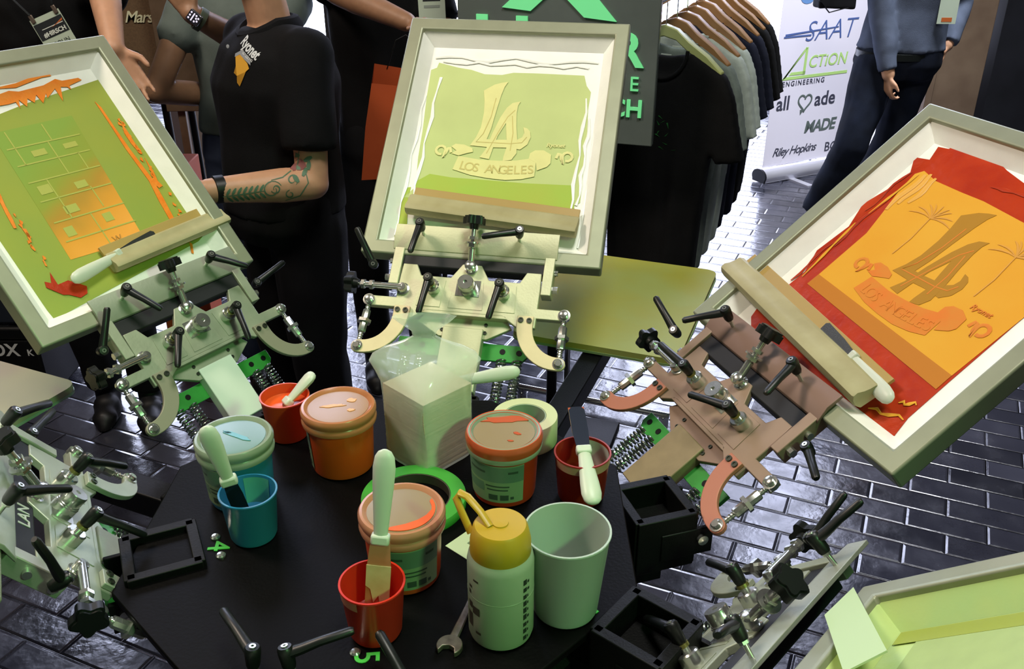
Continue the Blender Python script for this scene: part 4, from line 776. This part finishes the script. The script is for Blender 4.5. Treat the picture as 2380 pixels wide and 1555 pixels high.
def amp():
    t = thing('amplifier_cabinet', 'brown amplifier cabinet with white script lettering behind the gesturing hand', 'amplifier', T(-1.85, 4.0, 0))
    obj('cabinet', MB().box((0, 0, 1.29), (1.0, .40, .64)), M('brown_vinyl', '5a4632', .7, h2='4c3a2a', vs=30), t, .012)
    obj('grille_cloth', MB().box((0, -.203, 1.29), (.94, .008, .58)), M('brown_grille_cloth', '5b4833', .9, h2='67523a', vs=120, bump=.3, bs=400), t, .003)
    obj('handle', MB().path([(.20, -.208, 1.19), (.22, -.225, 1.20), (.32, -.225, 1.18), (.36, -.208, 1.17)], .014, 8), M('dark_handle', '2c2c1c', .6), t)
    text('lettering', 'Marshall', .062, M('ivory_script', 'cfd0ae', .5), t, T(.330, -.209, 1.312) @ RX(90), ax='LEFT', shear=.35, ext=.003, off=.006, sp=.88)
    for x in (-.42, .42):
        for y in (-.15, .15): obj('leg', MB().cyl((x, y, 0), (x*.98, y, .97), .016), BLKM, t)
    o = obj('display_panel', MB().box((0, 0, 1.28), (.30, .03, .62)).box((.10, .02, .5), (.03, .03, 1.0)).box((-.10, .02, .5), (.03, .03, 1.0)), M('brown_board', '5e4b38', .7, h2='54422f', vs=20), None, .003); o.matrix_world = T(-1.222, 3.70, 0) @ RZ(4); tag(o, 'brown panel on posts beside the amplifier cabinet, covering the end of its lettering', 'panel')
amp()
def bits():
    o = thing('orange_bag', 'orange paper carrier bag held behind the left edge of the middle screen', 'bag', T(-.365, 2.72, 1.005))
    OB = M('orange_paper', 'b04a1c', .7, h2='a64218', vs=6)
    b = MB(); vs = [(-.085, -.045, 0), (.09, -.045, .01), (.09, .045, .01), (-.085, .045, 0), (-.062, -.045, .16), (.10, -.045, .17), (.10, .045, .17), (-.062, .045, .16), (-.036, -.04, .285), (.115, -.04, .27), (.115, .04, .30), (-.036, .04, .325)]
    fs = [(0, 1, 2, 3)]+[(k*4+i, k*4+(i+1) % 4, k*4+4+(i+1) % 4, k*4+4+i) for k in (0, 1) for i in range(4)]
    obj('body', b.add(vs, fs), OB, o); obj('handle_cord', MB().path([(.0, .04, .31), (.03, .04, .39), (.06, .04, .405), (.09, .04, .38), (.10, .04, .30)], .0018, 6), BLKM, o)
    o = thing('orange_bag', 'sliver of an orange carrier bag standing by the blue jeans at the left', 'bag', T(-1.30, 3.40, 0))
    obj('body', MB().prism([(-.09, -.07), (.10, -.07), (.10, .07), (-.09, .07)], 0, .86), OB, o, .004)
    o = thing('white_carton', 'white carton standing on the floor behind the bare forearm', 'carton', T(-1.62, 4.75, 0)); WC = M('white_card', 'b9a99c', .7)
    obj('box', MB().box((0, 0, .40), (.22, .3, .80)), WC, o, .004); obj('flap', MB().box((.115, -.16, .62), (.012, .05, .34), RZ(10)), WC, o)
    t = thing('equipment_case', 'black equipment case with white lettering below the left screen', 'case', T(-2.05, 3.22, 0))
    obj('body', MB().box((0, .0, .16), (.60, .40, .26)), BLKM, t, .01); obj('lid', MB().box((0, 0, .315), (.61, .41, .05)), BLKM, t, .01)
    text('lettering', 'OX', .07, M('white_lettering', 'b5b8b5', .5), t, T(.175, -.202, .245) @ RX(90), off=.02); text('lettering', 'K', .035, MATS['white_lettering'], t, T(.268, -.202, .235) @ RX(90), off=.02)
    for x in (-.15, .15): obj('latch', MB().box((x*.6-.1, -.206, .30), (.05, .012, .05)), STEEL, t, .002)
    for x in (-.2, .2):
        for y in (-.12, .12): obj('foot', MB().cyl((x, y, 0), (x, y, .03), .02), RUB, t)
    t = thing('storage_trunk', 'dark navy storage trunk stacked on the black case with white lettering', 'trunk', T(-2.05, 3.22, .341)); NV = M('navy_vinyl', '0f1620', .6)
    obj('body', MB().box((0, 0, .27), (.58, .38, .53)), NV, t, .012); obj('lid', MB().box((0, 0, .555), (.59, .39, .05)), NV, t, .012)
    for x in (-.18, .18): obj('latch', MB().box((x, -.198, .53), (.05, .012, .06)), BLKM, t, .002)
    t = thing('tripod_stand', 'black light stand with clamp knobs above the middle screen', 'stand', T(-.255, 3.85, 0))
    obj('pole', MB().cyl((0, 0, .3), (-.06, 0, 1.9), .016), BLKM, t); obj('clamp', MB().box((-.03, 0, 1.30), (.06, .06, .09)).cyl((-.07, 0, 1.30), (.05, -.01, 1.32), .014), BLK, t, .006)
    for k in range(3): obj('leg', MB().cyl((0, 0, .75), (.42*math.cos(2.1*k+.4), .42*math.sin(2.1*k+.4), .01), .011), BLKM, t)
    t = thing('bare_tree', 'pale bare branch standing in the bright window between T-shirts and banner', 'tree', T(2.27, 7.6, 0)); BK = M('pale_bark', 'c9b28c', .9, h2='b89f78', vs=30)
    obj('trunk', MB().path([(0, 0, 0), (-.03, 0, .5), (.02, 0, .95), (.0, 0, 1.3), (.08, 0, 1.7)], [.06, .055, .05, .04, .03], 10), BK, t)
    for s, z in ((-1, .80), (1, .95), (-1, 1.2), (1, 1.35)): obj('branch', MB().path([(0, 0, z), (.12*s, .02, z+.18), (.22*s, 0, z+.42), (.26*s, .05, z+.7)], [.03, .024, .016, .008], 8), BK, t)
    t = thing('planter', 'dark planter of the bare tree', 'planter', T(2.27, 7.6, 0)) if False else None
bits()
# ---------------------------------------------------------------- people
def loft(mb, secs, lat, seg=24):
    """closed tube of ellipses: (centre, half width, half depth) along lat / front"""
    lat = V(lat).normalized(); fr = V((0, 0, 1)).cross(lat).normalized(); vs = []
    for c, w, d in secs:
        for k in range(seg): a = 2*PI*k/seg; vs.append(V(c)+lat*(w*math.cos(a))+fr*(d*math.sin(a)))
    fs = [(i*seg+k, i*seg+(k+1) % seg, (i+1)*seg+(k+1) % seg, (i+1)*seg+k) for i in range(len(secs)-1) for k in range(seg)]
    return mb.add(vs, fs+[tuple(range(seg))[::-1], tuple((len(secs)-1)*seg+k for k in range(seg))])
def hand(mb, w, d, n, t, curl=20, thumb=1.):
    """w wrist, d finger direction, n palm-facing direction, t towards the thumb side"""
    w, d, n = V(w), V(d).normalized(), V(n); n = (n-d*n.dot(d)).normalized(); t_ = d.cross(n); t_ = t_ if t_.dot(V(t)) > 0 else -t_
    cs = curl if hasattr(curl, '__len__') else (curl*.8, curl, curl*1.1, curl*1.2)
    for i, (ln, sp) in enumerate(((.068, 7), (.076, 2), (.070, -3), (.054, -9))):
        k = w+d*(.086-.006*abs(i-1))+t_*(.030-.020*i); mb.cap(w+d*.006+t_*(.016-.011*i), k, .0125, .0105, 10)
        q = k; a = math.radians(cs[i]); dd = (d+t_*math.tan(R(sp))).normalized()
        for j, f in enumerate((.46, .30, .24)):
            ang = a*(j+.6); e = q+(dd*math.cos(ang)+n*math.sin(ang))*ln*f; mb.cap(q, e, .0095-.001*j, .0086-.001*j, 10); q = e
    b = w+d*.022+t_*.022; k = b+(d*.62+t_*.62*thumb+n*.3).normalized()*.042; e = k+(d*.9+t_*.25*thumb+n*.35).normalized()*.032; mb.cap(w+d*.012, b, .013, .0135, 10); mb.cap(b, k, .0135, .0105, 10); mb.cap(k, e, .0102, .0082, 10)
def figure(label, f, pel, neck, sL, eL, wL, sR, eR, wR, legs, hands, shirt, pants, skin=SKIN, shoe=SHOE, sleeve=.72, hem=.0, bulk=1., A=1., longs=False, folds=.010, collar=True):
    f = V((f[0], f[1], 0)).normalized(); lat = V((0, 0, 1)).cross(f); pel, neck = V(pel), V(neck); H = neck.z-pel.z; B = bulk
    sL, eL, wL, sR, eR, wR = map(V, (sL, eL, wL, sR, eR, wR)); legs = [[V(q) for q in l] for l in legs]
    at = lambda u: pel.lerp(neck, u)
    secs = [(-.12, .13*B, .10*B), (-.02, .172*B, .125*B), (.15, .165*B, .125*B), (.42, .155*B, .120*B), (.70, .172*B, .128*B), (.86, .165*(1+B)/2, .110*(1+B)/2), (.95, .10, .085), (1.0, .06, .062)]
    base = V((pel.x, pel.y, 0)); feet = sum(((l[2]) for l in legs), V())/2
    t = thing('person', label, 'person', T(feet.x, feet.y, 0), 'people standing round the press')
    inv = t.matrix_world.inverted()
    b = MB(); loft(b, [(at(u), w-.014, d-.014) for u, w, d in secs], lat)
    hc = neck+V((0, 0, .20))+f*.03
    b.cap(neck-V((0, 0, .04)), hc-V((0, 0, .05)), .060, .056); b.ball(hc, (.078, .078, .112), None, 20); b.ball(hc+f*.022, (.074, .074, .10)); b.ball(hc+f*.045-V((0, 0, .085)), (.042, .042, .034))
    b.cap(hc+f*.095+V((0, 0, .01)), hc+f*.112-V((0, 0, .03)), .010, .014)
    for s in (-1, 1): b.ball(hc+lat*s*.080-V((0, 0, .01)), (.014, .018, .032)); b.ball(hc+f*.088+lat*s*.032+V((0, 0, .012)), .013)
    b.ball(hc+f*.096-V((0, 0, .062)), (.026, .016, .008))
    for s_, e_, w_ in ((sL, eL, wL), (sR, eR, wR)):
        b.cap(s_, e_, .050*A, .040*A); mid = e_.lerp(w_, .3); b.cap(e_, mid, .041*A, .043*A); b.cap(mid, w_, .043*A, .029*A); b.cap(at(.88), s_, .06, .055)
    for w_, e_, (d, n, th, cu) in ((wL, eL, hands[0]), (wR, eR, hands[1])): hand(b, w_, d, n, th, cu)
    for h, k, a in legs: b.cap(h, k, .075, .05); b.cap(k, k.lerp(a, .35), .05, .052); b.cap(k.lerp(a, .35), a, .052, .035)
    bo = blob('body', b, skin, None, .0062, 5); bo.parent = t; bo.matrix_parent_inverse = inv
    hb = MB().ball(hc+V((0, 0, .030))-f*.016, (.086, .086, .103)); ho = obj('hair', hb, HAIR); ho.parent = bo
    for s in (-1, 1): eo = obj('eye', MB().ball(hc+f*.098+lat*s*.032+V((0, 0, .012)), .006), BLK); eo.parent = bo
    # shirt
    b = MB(); ss = [(u, w+.012, d+.012) for u, w, d in secs if u >= hem-.001]; u0 = hem; ss = [(u0, .186*B, .138*B)]+[q for q in ss if q[0] > u0+.05][:-1]+[(.965, .085, .078)]
    loft(b, [(at(u), w, d) for u, w, d in ss], lat)
    for s_, e_, w_ in ((sL, eL, wL), (sR, eR, wR)):
        b.cap(at(.84), s_, .085, .068)
        if longs: b.cap(s_, e_, .066*A, .056*A); b.cap(e_, e_.lerp(w_, .55), .056*A, .052*A); b.cyl(e_.lerp(w_, .5), e_.lerp(w_, .93), .050*A, .043*A)
        else: b.cap(s_, s_.lerp(e_, .3), .068*A, .068*A); b.cyl(s_, s_.lerp(e_, sleeve), .068*A, .070*A, 20)
    so = blob('shirt', b, shirt, None, .011, 5, (folds, 7, 3.5)); so.parent = t; so.matrix_parent_inverse = inv
    if collar: co = obj('collar', MB().path([neck+lat*(.075*math.cos(a))+f*(.078*math.sin(a)+.01)+V((0, 0, -.015-.035*max(0, math.sin(a)))) for a in [PI/2+2*PI*j/20 for j in range(21)]], .016, 8, sc=1.6), shirt); co.parent = so
    b = MB(); loft(b, [(at(-.14), .155*B, .12*B), (at(-.03), .184*B, .136*B), (at(.10), .176*B, .134*B), (at(.16), .168*B, .130*B)], lat)
    for h, k, a in legs: b.cap(h, k, .098*B, .074*B); b.cap(k, k.lerp(a, .4), .074*B, .070*B); b.cyl(k.lerp(a, .3), a+V((0, 0, .02)), .071*B, .064*B)
    po = blob('trousers', b, pants, None, .011, 5, (.008, 8, 5)); po.parent = t; po.matrix_parent_inverse = inv
    for h, k, a in legs:
        g = V((a.x, a.y, 0)); b = MB(); b.ball(g+f*.135+V((0, 0, .035)), (.045, .045, .032)); b.ball(g+f*.06+V((0, 0, .045)), (.048, .048, .045)); b.ball(g-f*.03+V((0, 0, .045)), (.040, .040, .045)); b.cap(g-f*.03+V((0, 0, .043)), g+f*.14+V((0, 0, .036)), .043, .036); b.cap(g+V((0, 0, .05)), a, .045, .045)
        loft(b, [(g+f*.06+V((0, 0, .003)), .048, .135), (g+f*.06+V((0, 0, .03)), .046, .13)], lat)
        sh = blob('shoe', b, shoe, None, .009, 4); sh.parent = t; sh.matrix_parent_inverse = inv
    return t, bo, so, po
def put(o, par):
    """parent an object that was modelled in world coordinates"""
    o.parent = par; root = par
    while root.parent: root = root.parent
    o.matrix_parent_inverse = (root.matrix_world.inverted() if par is root else I4)
    return o
def badge(par, c, ux, up, w, h, lines, clips=True, nrm=None):
    ux, up = V(ux).normalized(), V(up).normalized(); n = ux.cross(up); m = basis(ux, up, n, V(c))
    o = obj('badge', MB().box((0, 0, 0), (w, h, .0016)), M('badge_card', 'b4c4b0', .5)); o.matrix_world = m
    o.parent = par; o.matrix_parent_inverse = par.matrix_world.inverted()
    for n_, sz, x, y, mat, off in lines: text('lettering', n_, sz, mat, o, T(x, y, .0012), off=off, ext=.0002)
    return o, m
# person with the black polo and tattooed arm
T_, bo, so, po = figure('person in black polo shirt with tattooed forearm, face cut off by the top edge', (-.80, -.60), (-.68, 2.63, .94), (-.655, 2.63, 1.475), (-.545, 2.50, 1.405), (-.535, 2.395, 1.085), (-.775, 2.27, 1.105), (-.755, 2.755, 1.405), (-.745, 2.80, 1.13), (-.73, 2.72, .90),
    (((-.60, 2.56, .90), (-.60, 2.54, .50), (-.585, 2.62, .09)), ((-.72, 2.72, .90), (-.75, 2.70, .50), (-.74, 2.78, .09))), (((-1, .0, .02), (0, .4, -1), (0, .5, 1), 22), ((0, -.2, -1), (.3, 0, -.1), (-.6, -.6, 0), 20)), BLKT, BLKP, sleeve=.74, hem=.02, bulk=1.24, A=1.08)
def strokes(par, target, lines, mat, width, o3, ux, up, d, name='tattoo'):
    """flat ribbons laid in a plane near target, then pressed on its surface"""
    bv = BVHTree.FromPolygons([v.co for v in target.data.vertices], [tuple(p.vertices) for p in target.data.polygons]); vs = []; fs = []
    o3, ux, up, d = V(o3), V(ux).normalized(), V(up).normalized(), V(d).normalized()
    for pts, w in lines:
        w = w or width; fine = []
        for i in range(len(pts)-1):
            for j in range(4): u = j/4; fine.append((pts[i][0]*(1-u)+pts[i+1][0]*u, pts[i][1]*(1-u)+pts[i+1][1]*u))
        fine.append(pts[-1]); ok = []; base = len(vs); n = len(fine)
        for i, (x, y) in enumerate(fine):
            a = fine[max(i-1, 0)]; b = fine[min(i+1, n-1)]; tx, ty = b[0]-a[0], b[1]-a[1]; L = math.hypot(tx, ty) or 1; nx, ny = -ty/L, tx/L; ww = w*(.35+.65*math.sin(PI*min(1, max(.08, (i+.5)/n))))
            for s in (-1, 1):
                q = o3+ux*(x+nx*ww*s)+up*(y+ny*ww*s); h = bv.ray_cast(q-d*.3, d)
                vs.append(h[0]-d*.0012 if h[0] is not None and (h[0]-q).length < .12 else None)
        for i in range(n-1):
            f = (base+2*i, base+2*i+1, base+2*i+3, base+2*i+2)
            if all(vs[k] is not None for k in f): fs.append(f)
    vs = [v if v is not None else V((0, 0, 0)) for v in vs]; us = sorted({k for f in fs for k in f}); mp = {k: i for i, k in enumerate(us)}
    return put(obj(name, MB().add([vs[k] for k in us], [tuple(mp[k] for k in f) for f in fs]), mat), par)
def leaf(x, y, a, l, w): c, s = math.cos(R(a)), math.sin(R(a)); return ([(x, y), (x+c*l*.5, y+s*l*.5), (x+c*l, y+s*l)], w)
def spiral(x, y, r, a0, a1, n=16): return ([(x+r*(1-.6*j/n)*math.cos(R(a0+(a1-a0)*j/n)), y+r*(1-.6*j/n)*math.sin(R(a0+(a1-a0)*j/n))) for j in range(n+1)], .0017)
dv = V((-.20, 1, -.30))
e0 = V((-.65, 2.30, 1.09))
ux, up = V((1, .45, 0)), V((0, 0, 1))
ln = []
for k in range(7): ln += [leaf(-.085+.014*k, .004, 55, .020, .0035), leaf(-.085+.014*k, .0, -50, .020, .0035)]
ln += [([(-.095, .002), (-.05, .002), (.01, .004)], .0016), spiral(.030, .004, .026, 20, 380), spiral(.040, .006, .013, 200, 560), spiral(.085, .024, .016, -60, 330), spiral(.075, -.014, .012, 90, 450), ([(.03, .03), (.06, .034), (.10, .06), (.11, .11)], .0016), ([(.06, -.03), (.10, -.022), (.125, .01), (.118, .06)], .0016)]
for x, y, a in ((.112, .03, 60), (.108, .05, 150), (.118, .07, 20), (.108, .085, 160), (.122, .10, 40), (.10, .015, 120), (.128, .045, 80)): ln.append(leaf(x, y, a, .024, .006))
strokes(bo, bo, ln, M('green_tattoo_ink', '4a6a52', .6), .0016, e0, ux, up, dv)
rl = []
for k in range(7): a = 20+k*23; rl.append(leaf(.096, .052, a, .028, .010))
strokes(bo, bo, rl, M('red_tattoo_ink', '7c4a48', .6), .002, e0, ux, up, dv)
wb = put(obj('watch_strap', MB().ring([(.031, -.014), (.036, -.012), (.036, .012), (.031, .014)], 28, along((-.752, 2.285, 1.104), (-.775, 2.27, 1.105))[0]), BLK), bo)
# chest emblem of the polo
dz = V((.55, .84, 0)).normalized(); lx = V((0, 0, 1)).cross(-dz); c0 = V((-.735, 2.44, 1.385))
def chest(name, me_or_pts, mat, off=.0025):
    o = obj(name, me_or_pts, mat); m = basis(lx, V((0, 0, 1)), -dz, c0)
    o.data.transform(m); drape(o, so, dz, off); return put(o, so)
rot = RZ(-22)
for s, sz, x, y in (('Ryonet', .030, .010, .034), ('ENGINEERING', .0085, .012, .016)):
    me = tmesh(s, sz, off=.03, ext=0); me.transform(T(x, y, 0) @ rot); chest('lettering', me, M('white_embroidery', 'b9bfc0', .6))
chest('yellow_emblem', MB().prism([((x)*1.0, y) for x, y in [(-.030, .012), (-.016, .020), (.004, .010), (.022, .000), (.030, -.012), (.020, -.020), (.012, -.040), (.004, -.058), (-.008, -.050), (-.012, -.034), (-.026, -.028), (-.022, -.010)]], 0, .0005), M('yellow_embroidery', 'c9962c', .6))
chest('emblem_band', MB().prism([(-.034, .018), (-.014, .028), (.012, .017), (.032, .004), (.034, -.004), (.010, .008), (-.014, .018), (-.032, .010)], .0, .0005), M('grey_embroidery', '7d8286', .6), .003)
put(obj('button', MB().lathe([(.005, 0), (.005, .0015), (0, .002)], 12, along((-.757, 2.545, 1.415), (-.765, 2.53, 1.417))[0]), M('pearl_button', '9aa0a4', .3)), so)
# person in grey shirt with a watch
T2, bo2, so2, _ = figure('person in grey shirt and blue jeans with a square watch, hand raised to the chin', (.35, -.93), (-.915, 3.25, .95), (-.885, 3.23, 1.50), (-.74, 3.28, 1.43), (-.80, 2.985, 1.33), (-.925, 2.80, 1.462), (-1.055, 3.17, 1.43), (-1.165, 3.06, 1.185), (-.93, 3.47, 1.07),
    (((-.83, 3.27, .90), (-.82, 3.25, .5), (-.82, 3.31, .09)), ((-1.0, 3.23, .90), (-1.01, 3.21, .5), (-1.02, 3.27, .09))), (((-.45, 0, .85), (0, 1, 0), (1, 0, .4), 40), ((.4, .1, -.9), (0, 1, 0), (-.3, 0, .8), 30)), GREYT, DENIM2, SKIN2, sleeve=.36, hem=.12)
wm, _l = along((-.880, 2.82, 1.425), (-.925, 2.80, 1.462)); wc = V((-.905, 2.808, 1.446))
st = put(obj('watch_strap', MB().ring([(.031, -.011), (.0345, -.010), (.0345, .010), (.031, .011)], 24, T(*wc) @ wm.to_3x3().to_4x4()), M('olive_strap', '3f4a3a', .6)), bo2)
wz = V((-.15, -.95, .27)).normalized(); wy = V((-.75, -.02, .62)); wy = (wy-wz*wy.dot(wz)).normalized(); wx = wy.cross(wz)
wf = basis(wx, wy, wz, wc+wz*.036); w_ = put(obj('watch_case', MB().box((0, 0, 0), (.036, .043, .010)), M('steel_case', '9a9aa2', .2, .9), None, .006), bo2); w_.data.transform(wf)
s_ = put(obj('watch_screen', MB().box((0, 0, .0055), (.031, .038, .001)), M('dark_screen', '23232c', .15), None, .002), w_); s_.data.transform(wf)
k = MB()
for x, y in ((-.009, .012), (0, .012), (.009, .012), (-.008, -.008), (.002, -.009), (.009, -.006), (-.003, -.015), (.006, -.015)): k.lathe([(.003, .0062), (.003, .0066), (0, .0066)], 10, T(x, y, 0))
k.box((0, .002, .0063), (.024, .004, .0006)); k = put(obj('screen_icons', k, M('screen_glow', 'd0d0e8', .4, emit='d8d8f0', es=.5)), w_); k.data.transform(wf)
# person in black with a badge at the left
T3, bo3, so3, _ = figure('person in black shirt with a lanyard badge and an outstretched hand, behind the left screen', (.25, -.97), (-1.42, 2.98, .96), (-1.42, 2.96, 1.56), (-1.235, 2.96, 1.50), (-1.165, 2.80, 1.555), (-1.085, 2.60, 1.40), (-1.62, 2.98, 1.50), (-1.70, 2.82, 1.24), (-1.45, 2.70, 1.28),
    (((-1.33, 2.98, .91), (-1.34, 2.94, .5), (-1.36, 3.0, .09)), ((-1.51, 3.0, .91), (-1.53, 2.95, .5), (-1.53, 3.02, .09))), (((.36, -.12, -.75), (.3, -.6, -.1), (.5, 0, .8), (8, 12, 18, 26)), ((1, -.2, .3), (0, .5, -1), (0, .3, 1), 30)), BLKT, BLKP, SKIN, sleeve=.45, hem=-.02)
bd, bmx = badge(so3, (-1.325, 2.79, 1.405), (.90, .14, .37), (-.36, .0, .93), .092, .122, (('COLIN', .017, .006, -.022, M('badge_text', '3e4a42', .6), .01), ('HUGGING', .011, .006, -.040, M('badge_grey_text', '8a968c', .6), 0)))
BD = M('badge_dark', '23282a', .5)
obj('header', MB().box((0, .022, .0012), (.088, .046, .0008)), BD, bd); text('lettering', '#HIRSCH', .017, M('badge_white_text', 'd4dcd2', .5), bd, T(.004, .009, .002), off=.03); obj('stripe', MB().box((.006, .026, .0018), (.066, .002, .0004)), MATS['badge_white_text'], bd); obj('orange_flash', MB().prism([(.0, .022), (.040, .030), (.042, .036), (.02, .028)], .0015, .0021), M('badge_orange', 'b8602c', .5), bd)
for s in (-1, 1):
    obj('clip', MB().box((s*.036, .062, .002), (.012, .024, .006)), M('clip_brown', '6e6258', .4, .5), bd, .002)
    LY = M('black_lanyard', '0f1411', .8); LG = M('green_stitch', '8fc98a', .7)
    p0 = bmx @ V((s*.036, .074, .002)); p1 = V((-1.42+s*.09, 2.83, 1.60)); l = obj('lanyard', MB().path([p0, p0.lerp(p1, .5)+V((0, -.02, 0)), p1], .006, 6, sc=.3), LY); put(l, so3)
    q = obj('green_mark', MB().path([p0.lerp(p1, .45)+V((0, -.024, 0)), p0.lerp(p1, .62)+V((0, -.021, 0))], .004, 6, sc=.5), LG); put(q, so3)
# person in black behind the middle screen
T4, bo4, so4, _ = figure('person in black clothes with bare forearm, behind the middle screen', (.15, -1), (-.44, 3.27, .96), (-.44, 3.27, 1.58), (-.27, 3.27, 1.50), (-.20, 3.10, 1.22), (-.26, 2.92, 1.40), (-.62, 3.27, 1.50), (-.55, 3.08, 1.49), (-.315, 2.90, 1.425),
    (((-.35, 3.27, .92), (-.34, 3.22, .5), (-.34, 3.29, .09)), ((-.53, 3.27, .92), (-.54, 3.22, .5), (-.55, 3.29, .09))), (((.1, -.6, .3), (0, -.5, -1), (-.6, 0, .3), 25), ((.9, -.1, -.25), (0, -.4, -1), (0, -1, .2), 35)), BLKT, BLKP, SKIN2, sleeve=.4, hem=-.05)
bd4, _m = badge(so4, (-.255, 3.09, 1.455), (1, .05, 0), (-.05, 0, 1), .085, .12, (('VISITOR', .001, 0, -.2, MATS['badge_text'], 0),)[:0])
obj('header', MB().box((.0, .024, .0012), (.055, .036, .0008)), BD, bd4); obj('stripe', MB().box((0, -.010, .0012), (.05, .008, .0008)), MATS['badge_grey_text'], bd4)
# person in blue sweatshirt at the right
SW = M('slate_sweatshirt', '454d5c', .9, h2='515a6c', vs=10, bump=.3, bs=300, spec=.2)
T5, bo5, so5, po5 = figure('person in slate blue sweatshirt and jeans, one hand pocketed, in front of the banner', (-.35, -.94), (2.03, 5.0, .93), (2.06, 4.98, 1.55), (2.25, 5.06, 1.46), (2.36, 5.12, 1.20), (2.275, 5.0, 1.0), (1.83, 4.95, 1.46), (1.87, 4.90, 1.15), (1.925, 4.82, .885),
    (((2.13, 5.02, .90), (2.08, 5.02, .50), (2.04, 5.22, .09)), ((1.91, 4.96, .90), (1.81, 4.86, .50), (1.70, 4.95, .09))), (((-.25, -.15, -.95), (-.9, .3, 0), (0, -1, 0), 25), ((.10, -.08, -1), (1, .2, 0), (.2, -1, 0), (38, 46, 52, 58))), SW, DENIM, SKIN, longs=True, hem=.09, bulk=1.2, A=1.12, collar=False)
put(obj('belt', MB().ring([(.150, -.018), (.158, -.016), (.158, .016), (.150, .018)], 40, T(2.03, 4.995, .965) @ Matrix.Diagonal((1.40, 1.07, 1, 1))), BLK), po5)
bd5, _m = badge(so5, (2.165, 4.82, 1.20), (1, -.1, .02), (0, 0, 1), .09, .13, ())
obj('orange_flash', MB().box((.0, -.045, .0012), (.05, .02, .0008)), MATS['badge_orange'], bd5)
t = thing('shoulder_bag', 'black shoulder bag hanging at the hip of the sweatshirt wearer, at the top edge', 'bag', T(1.72, 5.2, 1.15))
o = blob('bag_body', MB().box((0, 0, .12), (.20, .12, .22)), BLKP, t, .012, 8, (.006, 8, 6)); obj('strap', MB().path([(-.10, -.02, .2), (-.12, -.05, .08), (-.04, -.06, -.005), (.06, -.05, .02), (.09, -.03, .15)], .010, 8, sc=.3), BLKM, t); obj('shoulder_strap', MB().path([(-.09, 0, .2), (.0, .0, .34), (.10, -.03, .42), (.13, -.12, .44)], .014, 8, sc=.3), BLKM, t)
